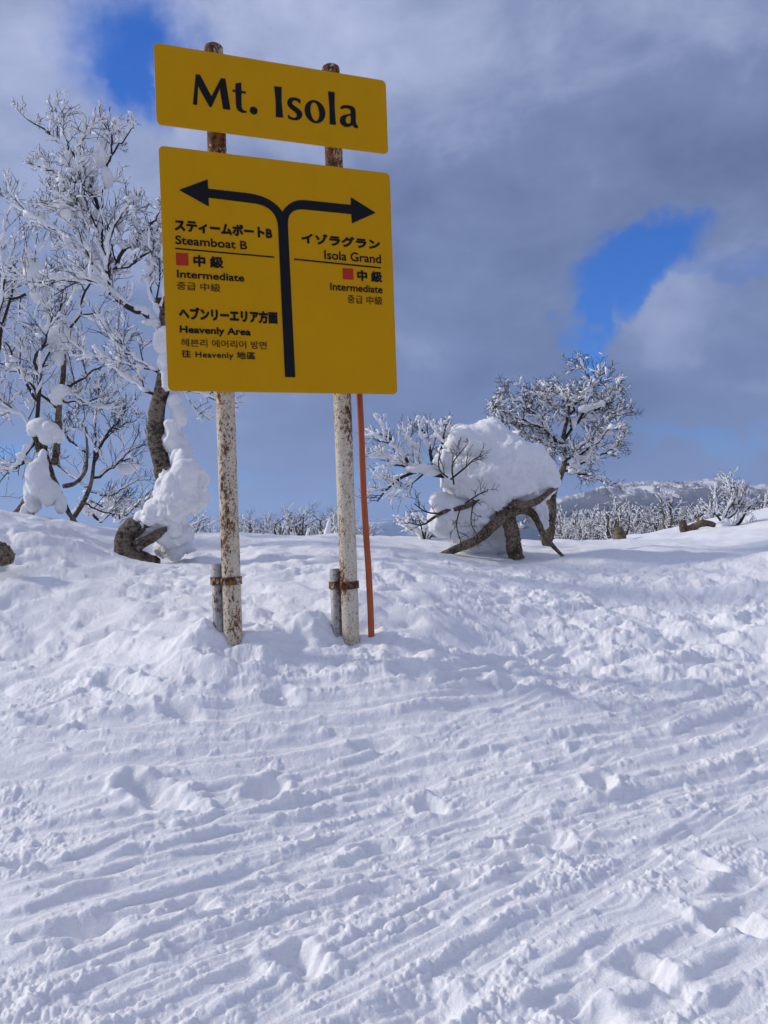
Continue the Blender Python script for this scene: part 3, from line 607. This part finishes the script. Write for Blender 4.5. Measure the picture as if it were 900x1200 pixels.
def tree_bare():
    rng = np.random.default_rng(8); D = 12.0; root = empty('bare_shrub_tree', P(85, 612, D)); tag(root, 'low dark twiggy tree with hardly any rime between the two left birches', 'tree'); tr = MB()
    for px, rd in (([(84, 610), (98, 588), (107, 565), (110, 540), (112, 515)], [.06, .055, .045, .035, .02]), ([(74, 570), (88, 566), (100, 552), (102, 525), (100, 500)], [.055, .05, .04, .03, .02])): gnarl(tr, *limb(px, rd, D, 14, .7), rng, 8)
    tr.build('trunk', M_BARK, root); paths = []; tw = MB(); fr = MB()
    for px, rd in (([(110, 545), (118, 520), (135, 498), (150, 480)], [.03, .024, .016, .008]), ([(108, 560), (130, 550), (150, 530), (170, 520)], [.028, .022, .015, .008]), ([(112, 520), (112, 495), (118, 475), (122, 462)], [.02, .017, .012, .007]), ([(101, 510), (92, 490), (88, 475)], [.02, .014, .008]),
                   ([(105, 570), (80, 555), (66, 540), (58, 528)], [.025, .02, .014, .008]), ([(103, 577), (128, 580), (150, 570), (168, 558)], [.02, .016, .012, .007]), ([(98, 590), (120, 600), (140, 602), (160, 595)], [.018, .014, .01, .006]), ([(111, 535), (125, 510), (140, 500), (160, 492)], [.022, .016, .012, .007]), ([(100, 530), (80, 515), (72, 495)], [.02, .014, .008])):
        p, r = limb(px, rd, D + np.linspace(0, rng.uniform(-.5, .5), len(px)), 14, .8); p = wobble(p, rng, .015); paths.append((p, r, 0)); sprout(paths, p, r, rng, 1, 3, 7, .50, .15, .42, .8)
    branches(tw, paths); tw.build('branches', M_TWIG, root); frost(fr, paths, rng, .007, .72, .12, (.02, .04)); fr.build('rime_coating', M_RIME, root)
    snow_mass('snow_clump', [(148, 550, D, 11, 8), (155, 546, D, 8, 6), (142, 546, D, 6, 5)], .019, .03, root, ragged=14)
tree_bare()

def tree_mushroom():
    rng = np.random.default_rng(14); D = 11.0; root = empty('gnarled_tree', P(602, 650, D)); tag(root, 'squat gnarled tree on splayed legs carrying a huge round snow load right of the sign', 'tree'); tr = MB()
    for px, rd, d in (([(605, 655), (602, 640), (599, 622), (594, 606), (585, 595)], [.17, .15, .145, .17, .13], D - .28), ([(512, 652), (538, 642), (560, 632), (578, 616), (592, 604)], [.05, .08, .10, .11, .12], D - .36), ([(592, 606), (608, 598), (622, 600), (630, 612), (638, 628), (650, 642), (660, 652)], [.11, .09, .085, .07, .06, .045, .03], D - .35),
                      ([(598, 588), (612, 592), (628, 588), (642, 578), (652, 570)], [.09, .075, .07, .06, .045], np.array([D - .3, D - .5, D - .5, D - .4, D - .1])), ([(590, 600), (575, 585), (562, 572), (548, 562), (525, 557), (508, 556)], [.10, .08, .07, .065, .06, .05], D - .2), ([(565, 585), (545, 594), (520, 600), (500, 612)], [.06, .05, .04, .02], D - .3)): gnarl(tr, *limb(px, rd, d, 14, .68), rng)
    tr.build('trunk', M_BARK_WARM, root)
    L = [([(520, 557), (495, 553), (472, 545), (452, 545)], [.045, .035, .025, .012], 0), ([(512, 556), (505, 535), (502, 515), (492, 500)], [.03, .022, .016, .008], .1), ([(485, 550), (470, 530), (458, 515), (445, 508)], [.025, .02, .014, .008], .1), ([(490, 552), (470, 560), (452, 575), (442, 588)], [.025, .02, .014, .008], 0),
         ([(475, 545), (458, 535), (442, 532)], [.02, .014, .008], .2), ([(520, 556), (517, 530), (520, 510), (523, 495)], [.02, .016, .012, .007], -.3), ([(505, 553), (488, 535), (480, 518), (478, 505)], [.022, .016, .012, .007], .2), ([(495, 556), (480, 568), (465, 575)], [.018, .014, .008], -.1)]
    paths = []; tw = MB(); fr = MB()
    for px, rd, o in L:
        p, r = limb(px, rd, D - .2 + np.linspace(0, o, len(px))); paths.append((p, r, 0)); sprout(paths, p, r, rng, 1, 2, 9, .34, .2, .22, .8, np.array([-.25, 0, 0]))
    frost(fr, paths, rng, .0100, .2, .35, (.02, .045)); bare = []
    for px, rd in (([(528, 562), (545, 548), (556, 538), (566, 534)], [.014, .011, .008, .005]), ([(532, 568), (530, 545), (540, 530), (548, 520)], [.012, .01, .007, .005]), ([(545, 590), (560, 580), (572, 574)], [.012, .009, .005]), ([(540, 594), (535, 615), (540, 635)], [.01, .008, .005]), ([(555, 588), (552, 612), (560, 628)], [.01, .007, .005]), ([(518, 602), (500, 600), (485, 590)], [.014, .01, .006]), ([(510, 606), (495, 615), (478, 612)], [.014, .01, .006]), ([(525, 560), (514, 548), (516, 525)], [.012, .009, .005])):
        p, r = limb(px, rd, D - .75); bare.append((p, r, 1)); sprout(bare, p, r, rng, 2, 3, 6, .22, .2, .2, .9)
    branches(tw, paths + bare); tw.build('branches', M_TWIG, root); fr.build('rime_coating', M_RIME, root)
    snow_mass('snow_clump', [(492, 549, D - .2, 20, 6), (505, 553, D - .2, 12, 6)], .025, .025, root)
    snow_mass('snow_load', [(582, 548, D, 62, 44, 55), (563, 527, D, 46, 30, 44), (555, 513, D, 30, 17, 26), (572, 516, D, 34, 16, 28), (622, 555, D, 28, 34, 34), (545, 552, D - .1, 30, 32, 36), (600, 568, D, 38, 24, 30), (612, 582, D + .15, 22, 18, 18), (575, 576, D - .05, 26, 24, 26), (530, 528, D, 18, 16, 20), (635, 600, D + .1, 12, 14)], .028, .15, None,
              'huge mushroom shaped cushion of packed snow resting on the squat gnarled tree', 'snow mass', seed=1, ragged=40)
    snow_mass('snow_drape', [(533, 602, D - .05, 26, 22), (548, 615, D + .05, 24, 22), (520, 612, D, 14, 14), (562, 600, D - .1, 18, 20), (580, 628, D + .25, 20, 18), (560, 640, D + .25, 22, 14), (545, 590, D, 20, 16)], .026, .10, None,
              'ragged drape of snow over the left leg of the squat gnarled tree', 'snow mass', seed=5, ragged=26)
tree_mushroom()

def tree_behind():
    rng = np.random.default_rng(19); D = 12.3; root = empty('rimed_tree', P(642, 640, D)); tag(root, 'wide crowned tree thick with rime, standing behind the right side of the mushroom of snow', 'tree'); tr = MB()
    for px, rd in (([(640, 640), (642, 622), (645, 600), (647, 578), (655, 560)], [.06, .13, .09, .075, .06]), ([(655, 562), (662, 540), (660, 515), (665, 490), (668, 470)], [.055, .045, .035, .026, .015])): gnarl(tr, *limb(px, rd, D), rng, 9)
    tr.build('trunk', M_BARK_WARM, root); paths = []; tw = MB(); fr = MB()
    L = [([(660, 540), (682, 530), (704, 512), (725, 498)], [.04, .03, .02, .008]), ([(658, 552), (685, 556), (705, 562), (722, 566)], [.028, .02, .013, .007]), ([(662, 530), (640, 505), (615, 492), (585, 482)], [.04, .03, .022, .01]), ([(661, 515), (680, 490), (690, 465), (692, 445), (684, 432)], [.035, .028, .02, .013, .007]),
         ([(663, 500), (650, 478), (635, 465), (622, 460)], [.03, .022, .015, .007]), ([(665, 490), (680, 470), (705, 462), (728, 468)], [.028, .022, .015, .008]), ([(661, 520), (630, 515), (605, 510), (590, 500)], [.03, .022, .015, .008]), ([(662, 535), (690, 515), (712, 490), (730, 485)], [.03, .022, .015, .008]),
         ([(660, 545), (690, 540), (712, 530), (726, 520)], [.03, .022, .015, .008]), ([(664, 480), (660, 462), (652, 452)], [.022, .015, .008]), ([(640, 505), (620, 478), (600, 470), (575, 478)], [.025, .02, .013, .007]), ([(668, 500), (700, 480), (715, 470)], [.025, .018, .008]), ([(690, 462), (705, 450), (722, 458)], [.018, .012, .006]), ([(660, 525), (645, 520), (632, 530)], [.02, .014, .008])]
    for k, (px, rd) in enumerate(L):
        p, r = limb(px, rd, D + np.linspace(0, rng.uniform(-.9, .9), len(px)), 14, .75); p = wobble(p, rng, .015); paths.append((p, r, 0)); sprout(paths, p, r, rng, 1, 3, 11 if k != 1 else 6, .38, .10, -.03, .9, np.array([-.05, 0, 0]))
    branches(tw, paths); tw.build('branches', M_TWIG, root); frost(fr, paths, rng, .0095, .42, .40, (.02, .06)); fr.build('rime_coating', M_RIME, root)
    snow_mass('snow_clump', [(618, 497, D, 10, 5), (628, 499, D, 10, 5), (637, 503, D, 8, 5)], .02, .05, root, ragged=10, seed=2); snow_mass('snow_clump', [(686, 479, D - .2, 8, 4), (696, 476, D - .2, 8, 3), (704, 473, D - .2, 5, 4)], .02, .05, root, ragged=9, seed=3); snow_mass('snow_clump', [(674, 542, D - .2, 7, 6), (682, 536, D - .2, 8, 5), (691, 530, D - .2, 6, 5)], .02, .05, root, ragged=9, seed=4)
tree_behind()

def tree_fallen():
    rng = np.random.default_rng(4); D = 17.0; root = empty('fallen_tree', P(802, 632, D)); tag(root, 'bent fallen trunk arching from a stump to a small rimed crown on the slope', 'tree'); tr = MB()
    for px, rd in (([(804, 634), (802, 622), (799, 610)], [.11, .10, .07]), ([(803, 623), (811, 619), (820, 614), (829, 613), (839, 616)], [.09, .085, .08, .07, .05])): gnarl(tr, *limb(px, rd, D), rng, 10)
    tr.build('trunk', M_BARK_WARM, root); paths = []; tw = MB(); fr = MB()
    for px, rd in (([(838, 617), (852, 622), (866, 612), (873, 600), (880, 592)], [.06, .06, .055, .04, .02]), ([(860, 620), (866, 628), (873, 628)], [.04, .035, .02]), ([(848, 612), (852, 598), (860, 590)], [.045, .035, .02]), ([(850, 608), (858, 604), (864, 596), (862, 585)], [.035, .03, .02, .01]), ([(866, 612), (866, 598), (862, 582), (856, 574)], [.035, .028, .02, .01]), ([(846, 612), (838, 602), (832, 600)], [.03, .02, .01])):
        p, r = limb(px, rd, D); paths.append((p, r, 0)); sprout(paths, p, r, rng, 1, 3, 8, .50, .3, .4, .9)
    branches(tw, paths); tw.build('branches', M_TWIG, root); frost(fr, paths, rng, .0085, .3, .3, (.03, .05)); fr.build('rime_coating', M_RIME, root)
    snow_mass('snow_clump', [(846, 618, D - .1, 7, 7), (851, 612, D - .1, 5, 5), (842, 622, D, 5, 4)], .035, .03, root)
tree_fallen()

def stump(name, px, d, rad, label):
    rng = np.random.default_rng(abs(int(px[0][0]))); mb = MB(); p, r = limb(px, rad, d); gnarl(mb, p, r, rng, 12); return tag(mb.build(name, M_BARK_WARM), label, 'stump')
stump('tree_stump', [(726, 634), (726, 626), (724, 618)], 17.0, [.16, .13, .10], 'short brown stump poking out of the snow on the crest before the frosted forest')
stump('buried_log', [(-14, 642), (-2, 646), (5, 654), (8, 662)], 7.0, [.06, .09, .10, .05], 'dark end of a log half buried in the snow mound at the left edge')
for px in ([(818, 613), (818, 607), (819, 602)],):
    stump('dead_snag', px, 21.0, [.04, .035, .02], 'thin dark snag just behind the arch of the fallen trunk')

def shrub(px, py, d, h, w, seed, label, name='frosted_shrub', thick=.015):
    rng = np.random.default_rng(seed); b = P(px, py, d); root = empty(name, b); tag(root, label, 'shrub'); paths = []; tw = MB(); fr = MB()
    for k in range(9):
        a = rng.uniform(0, 6.28); tip = b + np.array([math.cos(a) * w, math.sin(a) * w * .7, h * rng.uniform(.6, 1.0)]); mid = (b + tip) / 2 + np.array([0, 0, h * .12]); p = smooth_path([b, mid, tip], 8); r = np.linspace(.02, .006, 8); paths.append((p, r, 0)); sprout(paths, p, r, rng, 1, 2, 6, h * .45, .2, .3, .9)
    branches(tw, paths); tw.build('branches', M_TWIG, root); frost(fr, paths, rng, thick, .3, .6, (.02, .05)); fr.build('rime_coating', M_RIME, root)
shrub(498, 636, 13.2, .48, .55, 51, 'low frosted shrub under the left limb of the gnarled tree')
shrub(140, 612, 13.5, .5, .6, 52, 'low frosted shrub on the crest behind the bare twiggy tree')
shrub(118, 612, 13.0, .35, .4, 53, 'smallest frosted shrub on the crest near the left birch')
shrub(590, 642, 12.6, .45, .30, 54, 'low shrub glimpsed between the legs of the gnarled tree')

# small plants cased in snow along the crest between the poles
for k, (px, py, w, h, lab) in enumerate(((358, 628, 5, 7, 'left small cone of snow on the crest between the sign poles'), (372, 629, 4, 6, 'low knob of snow between two snow cones on the crest'), (383, 622, 4, 12, 'tall pointed snow cased sapling on the crest by the right sign pole'))):
    snow_mass('snow_cased_sapling', [(px, py + 3, 12.6, w, h * .5), (px + 2, py - h * .4, 12.6, w * .55, h * .6), (px + 4, py - h, 12.6, w * .35, h * .5)], .03, .03, None, lab, 'sapling', seed=k)

# frosted trees down the far side of the crest
def far_prototype(seed, h, wide, trunks):
    rng = np.random.default_rng(seed); root = empty('frosted_tree', (0, 0, 0)); paths, tr, cr = [], MB(), MB()
    for k in range(trunks):
        a = rng.uniform(0, 6.28); lean = rng.uniform(.05, .35) * wide; top = np.array([math.cos(a) * lean * h * .4, math.sin(a) * lean * h * .4, h * rng.uniform(.75, .95)]); p = wobble(smooth_path([np.zeros(3), top * .45 + rng.normal(size=3) * .1, top], 9), rng, .05); r = np.linspace(.14, .03, 9); tr.tube(p, r, 6)
        sprout(paths, p, r, rng, 1, 3, 9, h * .36 * wide, .25, .12, 1.0, None, .55, 3)
    branches(cr, paths, 3, 0); frost(cr, paths, rng, .019, .5, .20, (.05, .10), 1, 4)
    t = tr.build('trunk', M_BARK, root); c = cr.build('crown', [M_TWIG, M_RIME], root); HEIGHTS.append(max(v.co.z for v in c.data.vertices) * .97); return root
HEIGHTS = []
PROTOS = [far_prototype(70, 5.0, 1.0, 3), far_prototype(71, 4.2, 1.25, 2), far_prototype(72, 5.5, .85, 4), far_prototype(73, 3.6, 1.35, 3)]
_used = set()
def far_tree(k, x, y, z, s, rz, label, group):
    src = PROTOS[k]
    if k not in _used: o = src; _used.add(k)
    else:
        o = src.copy(); COL.objects.link(o)
        for ch in src.children: c = ch.copy(); COL.objects.link(c); c.parent = o
    o.location = (x, y, z); o.rotation_euler = (0, 0, rz); o.scale = (s, s, s); tag(o, label, 'tree', group)
rng = np.random.default_rng(90)
# behind the crest, seen between and beside the sign poles: each crown's centre and top in the photo
for k, (px, top, d) in enumerate(((222, 598, 46), (243, 604, 50), (292, 596, 47), (303, 606, 52), (318, 599, 55), (334, 589, 45), (349, 588, 46), (362, 600, 60), (374, 595, 52), (389, 590, 44), (401, 592, 50), (412, 606, 55), (265, 602, 54), (310, 600, 49), (327, 603, 58), (342, 600, 56), (356, 602, 54), (381, 602, 58), (395, 603, 60), (231, 606, 56), (425, 612, 60))):
    g = P(px, top, d); z = gz(g[0], g[1]) - .3; h = g[2] - z; kk = k % 4; s = max(.45, h / HEIGHTS[kk])
    far_tree(kk, g[0], g[1], z, s, rng.uniform(0, 6.28), 'frost white tree standing beyond the snow crest, seen low between and beside the sign poles', 'frosted trees beyond the crest by the sign poles')
n = 0
for row, (d0, t0, t1, cnt) in enumerate(((28, 610, 605, 8), (38, 605, 601, 12), (55, 600, 597, 15), (80, 598, 594, 18))):
    for q in range(cnt):
        px = 648 + (q + rng.uniform(.1, .9)) * (150 + row * 14) / cnt; top = t0 + (t1 - t0) * (px - 648) / 150 + rng.uniform(-7, 7) - (px - 648) * .03; d = d0 * rng.uniform(.93, 1.08)
        g = P(px, top, d); z = gz(g[0], g[1]) - .3; h = max(2.0, g[2] - z); kk = n % 4; n += 1
        far_tree(kk, g[0], g[1], z, h / HEIGHTS[kk], rng.uniform(0, 6.28), 'frosted tree of the forest on the slope below the far mountain', 'frosted forest below the mountain')
for px, top, d in ((878, 578, 40), (890, 572, 42), (903, 575, 44), (868, 582, 46)):
    g = P(px, top, d); z = gz(g[0], g[1]) - .4; h = max(1.2, g[2] - z); kk = n % 4; n += 1
    far_tree(kk, g[0], g[1], z, h / HEIGHTS[kk], rng.uniform(0, 6.28), 'frosted tree peeping over the snow slope at the right edge', 'frosted trees over the right slope')

# ------------------------------------------------------------------ the yellow trail sign
BO = np.array([-.62312, 5.20483, 2.49221 + EYE]); BR = rot('z', .3494) @ rot('x', .0263) @ rot('y', -.0089); YAW = .3494
B4 = Matrix(((*BR[0], BO[0]), (*BR[1], BO[1]), (*BR[2], BO[2]), (0, 0, 0, 1)))
def sign():
    root = empty('trail_sign', (BO[0], BO[1], .8), 0); tag(root, 'tall yellow trail sign of two boards with black arrows on two rusty poles', 'sign')
    def on_board(name, me, mats, parent):
        me.transform(B4); return link(name, me, mats, parent)
    def panel(name, u0, u1, v0, v1, rad, parent):
        bm = bmesh.new(); pts = []
        for cx, cy, a0 in ((u1 - rad, v1 - rad, 0), (u0 + rad, v1 - rad, 90), (u0 + rad, v0 + rad, 180), (u1 - rad, v0 + rad, 270)):
            for k in range(9): a = math.radians(a0 + k * 11.25); pts.append((cx + rad * math.cos(a), 0, cy + rad * math.sin(a)))
        f = bm.faces.new([bm.verts.new(p) for p in pts]); bm.normal_update()
        if f.normal.y > 0: f.normal_flip()
        r = bmesh.ops.extrude_face_region(bm, geom=[f]); bmesh.ops.translate(bm, verts=[e for e in r['geom'] if isinstance(e, bmesh.types.BMVert)], vec=(0, .014, 0))
        bmesh.ops.recalc_face_normals(bm, faces=bm.faces[:]); bmesh.ops.bevel(bm, geom=[e for e in bm.edges if abs(e.calc_face_angle(0)) > 1.2], offset=.0025, segments=2, affect='EDGES')
        me = bpy.data.meshes.new(name); bm.to_mesh(me); bm.free(); return on_board(name, me, M_YELLOW, parent)
    top = panel('name_board', -.806, .794, .137, .660, .034, root); low = panel('direction_board', -.8, .8, -1.587, 0, .034, root)
    def flat(name, polys, mats, parent, y=-.0025):
        """filled outline on the board's face; inner outlines become holes"""
        cu = bpy.data.curves.new(name, 'CURVE'); cu.dimensions = '2D'; cu.fill_mode = 'BOTH'; cu.extrude = .0008
        for p in polys:
            s = cu.splines.new('POLY'); s.points.add(len(p) - 1); s.use_cyclic_u = True
            for q, (a, b) in zip(s.points, p): q.co = (a, b, 0, 1)
        return to_board(cu, name, mats, parent, y)
    def to_board(cu, name, mats, parent, y, box=None, bold=0.0):
        o = bpy.data.objects.new(name, cu); COL.objects.link(o); bpy.context.view_layer.update(); me = bpy.data.meshes.new_from_object(o.evaluated_get(bpy.context.evaluated_depsgraph_get())); bpy.data.objects.remove(o); me.materials.clear()
        co = np.array([v.co for v in me.vertices])
        if box is not None:
            u0, u1, v0, v1 = box; lo, hi = co.min(0), co.max(0); co[:, 0] = u0 + (co[:, 0] - lo[0]) / (hi[0] - lo[0]) * (u1 - u0); co[:, 1] = v0 + (co[:, 1] - lo[1]) / (hi[1] - lo[1]) * (v1 - v0)
        co = np.stack([co[:, 0], y - co[:, 2], co[:, 1]], 1)
        if bold > 0:      # heavier strokes: the letters laid over themselves, each layer a hair prouder
            n0 = len(co); lt = np.array([p.loop_total for p in me.polygons]); lv = np.empty(len(me.loops), np.int32); me.loops.foreach_get('vertex_index', lv)
            sh = [(0, 0), (bold, 0), (-bold, 0), (0, bold), (0, -bold), (bold * .7, bold * .7), (-bold * .7, -bold * .7), (bold * .7, -bold * .7), (-bold * .7, bold * .7)]
            me = bpy.data.meshes.new(name); fill_mesh(me, np.concatenate([co + [a, -.00012 * k, b] for k, (a, b) in enumerate(sh)]), np.concatenate([lv + n0 * k for k in range(len(sh))]).astype(np.int32), np.tile(lt, len(sh)).astype(np.int32), False); me.name = name; return on_board(name, me, mats, parent)
        me.vertices.foreach_set('co', co.astype(np.float32).ravel()); me.update(); me.name = name; return on_board(name, me, mats, parent)
    def text(body, box, parent, bold=0.0, space=1.0):
        cu = bpy.data.curves.new('lettering', 'FONT'); cu.body = body; cu.extrude = .001; cu.resolution_u = 6; cu.space_character = space
        return to_board(cu, 'lettering', M_INK, parent, -.0025, (box[0] + bold, box[1] - bold, box[2] + bold, box[3] - bold), bold)
    def spl(p, k=4):
        p = np.asarray(p, float); m = len(p); t = np.arange(m * k) / k; i = np.floor(t).astype(int); u = (t - i)[:, None]; g = lambda j: p[j % m]
        return .5 * (2 * g(i) + (g(i+1) - g(i-1)) * u + (2 * g(i-1) - 5 * g(i) + 4 * g(i+1) - g(i+2)) * u**2 + (3 * g(i) - g(i-1) - 3 * g(i+1) + g(i+2)) * u**3)
    def ell(cx, cy, rx, ry, sk=0, n=28): return [(cx + rx * math.cos(a) + sk * math.sin(a), cy + ry * math.sin(a)) for a in np.arange(n) * 2 * math.pi / n]
    # Mt. Isola, flared roman capitals
    G = [[[(-.572,.294),(-.546,.494),(-.519,.496),(-.449,.364),(-.383,.494),(-.353,.496),(-.327,.293),(-.376,.292),(-.392,.424),(-.452,.293),(-.466,.295),(-.534,.420),(-.545,.294)]],
         [[(-.308,.430),(-.289,.430),(-.288,.473),(-.248,.486),(-.249,.431),(-.220,.431),(-.220,.416),(-.250,.415),(-.251,.322),(-.246,.308),(-.236,.301),(-.217,.300),(-.219,.290),(-.235,.285),(-.253,.285),(-.275,.294),(-.286,.312),(-.289,.335),(-.289,.416),(-.309,.416)]],
         [ell(-.171,.310,.027,.026)], [[(-.024,.495),(.028,.498),(.024,.400),(.031,.291),(-.020,.288),(-.017,.392)]],
         [spl([(.156,.430),(.154,.404),(.143,.411),(.127,.419),(.109,.417),(.098,.406),(.100,.393),(.116,.381),(.145,.364),(.165,.343),(.162,.314),(.142,.293),(.113,.284),(.083,.286),(.066,.293),(.065,.317),(.081,.305),(.106,.299),(.122,.308),(.127,.324),(.116,.339),(.090,.356),(.069,.375),(.062,.396),(.073,.423),(.096,.437),(.127,.439)])],
         [ell(.258,.3625,.0745,.079), ell(.257,.3625,.031,.064,-.004)], [[(.358,.518),(.406,.518),(.402,.409),(.407,.291),(.361,.290),(.364,.403)]],
         [spl([(.446,.424),(.471,.437),(.509,.442),(.544,.433),(.556,.402),(.555,.328),(.570,.303),(.568,.291),(.542,.291),(.528,.305),(.508,.293),(.477,.287),(.447,.299),(.436,.323),(.445,.353),(.476,.372),(.516,.384),(.517,.404),(.509,.416),(.482,.419),(.448,.407)]), spl([(.517,.369),(.491,.360),(.480,.343),(.481,.322),(.493,.312),(.513,.321)])]]
    for g in G: flat('lettering', g, M_INK, top)
    # arrows: one stem dividing to left and right
    def arc(a, b, c, n=10): a, b, c = map(np.array, (a, b, c)); return [tuple((1-t)**2 * a + 2*t*(1-t) * b + t*t * c) for t in np.linspace(0, 1, n)]
    arrow = [(-.682,-.276),(-.495,-.187),(-.494,-.248),(-.250,-.250)] + arc((-.250,-.250), (-.070,-.250), (.001,-.352))[1:] + arc((.001,-.352), (.060,-.257), (.170,-.257))[1:] + [(.495,-.257),(.497,-.203),(.680,-.295),(.499,-.386),(.497,-.322),(.165,-.322)] + arc((.150,-.322), (.036,-.325), (.036,-.440)) + [(.049,-1.481),(-.023,-1.481)] + arc((-.033,-.450), (-.045,-.314), (-.205,-.314)) + [(-.493,-.307),(-.494,-.365)]
    flat('arrow', [arrow], M_INK, low)
    text('スティームボートB', (-.720,-.075,-.547,-.466), low, .0042); text('Steamboat B', (-.718,-.250,-.631,-.574), low, .0014)
    text('中 級', (-.608,-.412,-.769,-.691), low, .0034); text('Intermediate', (-.716,-.277,-.848,-.798), low, .0016); text('중급 中級', (-.720,-.438,-.926,-.873), low, 0)
    text('ヘブンリーエリア方面', (-.713,-.058,-1.122,-1.036), low, .0042); text('Heavenly Area', (-.712,-.247,-1.222,-1.160), low, .0022); text('헤븐리 에어리어 방면', (-.706,-.142,-1.296,-1.244), low, 0)
    text('往 Heavenly 地區', (-.706,-.222,-1.376,-1.318), low, .0008, 1.08)
    text('イゾラグラン', (.126,.705,-.558,-.481), low, .0042); text('Isola Grand', (.288,.708,-.654,-.590), low, .0012); text('中 級', (.524,.713,-.790,-.712), low, .0034)
    text('Intermediate', (.323,.712,-.867,-.814), low, .0012); text('중급 中級', (.447,.709,-.950,-.891), low, 0)
    flat('divider_line', [[(-.721,-.655),(-.068,-.662),(-.068,-.671),(-.721,-.664)]], M_INK, low); flat('divider_line', [[(.070,-.665),(.708,-.680),(.708,-.690),(.070,-.675)]], M_INK, low)
    flat('level_square', [[(-.718,-.767),(-.640,-.765),(-.640,-.685),(-.718,-.687)]], M_RED, low); flat('level_square', [[(.418,-.785),(.496,-.783),(.496,-.706),(.418,-.707)]], M_RED, low)
    # poles stand upright just behind the boards
    Zr = rot('z', YAW)
    for lx, base in ((-.4045, .55), (.4275, .50)):
        c = BO + Zr @ np.array([lx, .142, 0]); topz = BO[2] + .775; rp = .0635; zs = np.r_[np.linspace(base, topz, 14), topz + .012, topz + .022, topz + .027]; rs = np.r_[np.full(14, rp), rp * .96, rp * .75, rp * .3]
        mb = MB(); mb.tube(np.c_[np.full(len(zs), c[0]), np.full(len(zs), c[1]), zs], rs, 28); pole = mb.build('pole', M_POLE, root)
        s = c + Zr @ np.array([-.088, .045, 0]); st = MB(); zt = 1.35 if lx < 0 else 1.27; st.tube(np.array([(s[0], s[1], base - .1), (s[0], s[1], zt), (s[0], s[1], zt)]), [.037, .037, .029], 20); st.tube(np.array([(s[0], s[1], zt + .002), (s[0], s[1], zt - .09)]), [.029, .029], 20); st.build('anchor_pipe', M_STUB, root)
        # strap clamp round both pipes
        zc = zt - .115; cl = MB(); n = 20; hw = .026
        for ox, oy, ra, rb, dz in ((0, 0, .0640, .0735, 0.0), (-.088, .045, .0375, .0465, .002)):      # a band round each pipe
            m = 32; an = np.arange(m) * 2 * math.pi / m
            ring = []
            for rq, z in ((rb, zc - hw + dz), (rb, zc + hw + dz), (ra, zc + hw + dz), (ra, zc - hw + dz)): ring.append(np.c_[np.c_[ox + rq * np.cos(an), oy + rq * np.sin(an)] @ Zr[:2, :2].T + c[:2], np.full(m, z)])
            cl.add(np.concatenate(ring), [(a * m + k, a * m + (k + 1) % m, ((a + 1) % 4) * m + (k + 1) % m, ((a + 1) % 4) * m + k) for a in range(4) for k in range(m)])
        lug = np.array([(x, y) for x, y in ((-.066, -.050), (-.052, -.050), (-.052, .004), (-.066, .004))]) @ Zr[:2, :2].T + c[:2]      # the lug that joins the two bands
        cl.add(np.array([(*q, zc - hw * .8) for q in lug] + [(*q, zc + hw * .8) for q in lug]), [(0, 3, 2, 1), (4, 5, 6, 7), (0, 1, 5, 4), (1, 2, 6, 5), (2, 3, 7, 6), (3, 0, 4, 7)]); clo = cl.build('clamp', M_CLAMP, root, smooth=False)
        b = MB(); o = c + Zr @ np.array([-.059, -.052, 0]); d = Zr @ np.array([0, -1.0, 0]); b.tube(np.array([o - d * .12 + [0, 0, zc - o[2]], o + d * .02 + [0, 0, zc - o[2]]]), [.008, .008], 8); b.tube(np.array([o + [0, 0, zc - o[2]], o + d * .014 + [0, 0, zc - o[2]]]), [.016, .016], 6); b.build('bolt', M_CLAMP, clo, smooth=False)
    # rails and straps that hold the boards on the poles
    for par, v in ((top, .25), (top, .55), (low, -.25), (low, -.8), (low, -1.35)):
        r = MB(); r.box((-.70, .016, v - .02), (.70, .034, v + .02)); me = r.mesh('rail', False); on_board('rail', me, M_STEEL, par)
sign()

def orange():
    mb = MB(); a, b = P(436, 757, 5.50), P(416.5, 380, 5.62); d = b - a; up = d / np.linalg.norm(d); s = np.cross(up, [0, 1, 0]); s /= np.linalg.norm(s); q = np.cross(s, up)
    w, t = .0225, .017; prof = [(-w, -t * .6), (-w * .7, -t), (w * .7, -t), (w, -t * .6), (w, t * .6), (w * .7, t), (-w * .7, t), (-w, t * .6)]; a = a - up * .5
    pts = []; K = 12
    for k in range(K): c = a + (b - a) * k / (K - 1) + s * .004 * math.sin(k * 1.3); pts += [c + s * x + q * y for x, y in prof]
    f = [(k * 8 + j, k * 8 + (j + 1) % 8, k * 8 + 8 + (j + 1) % 8, k * 8 + 8 + j) for k in range(K - 1) for j in range(8)]; f += [tuple(range(8))[::-1], tuple(range((K - 1) * 8, K * 8))]
    mb.add(np.array(pts), f); tag(mb.build('marker_pole', M_ORANGE, None, False), 'thin faded orange marker pole leaning behind the right leg of the sign', 'pole')
orange()

# ------------------------------------------------------------------ the air between here and the mountain
HAZE = 6.5e-5
if HAZE > 0:
    mb = MB(); mb.box((-65000, -65000, -1100), (65000, 65000, 1300)); hm, N, b = mat('haze'); N.n.remove(b); v = N.new('ShaderNodeVolumePrincipled'); v.inputs['Color'].default_value = (.52, .70, 1.0, 1); v.inputs['Density'].default_value = HAZE; v.inputs['Anisotropy'].default_value = .2
    N.l.new(v.outputs[0], N.n['Material Output'].inputs['Volume']); tag(mb.build('haze', hm, None, False), 'thin blue air in front of the far mountain', kind='stuff')
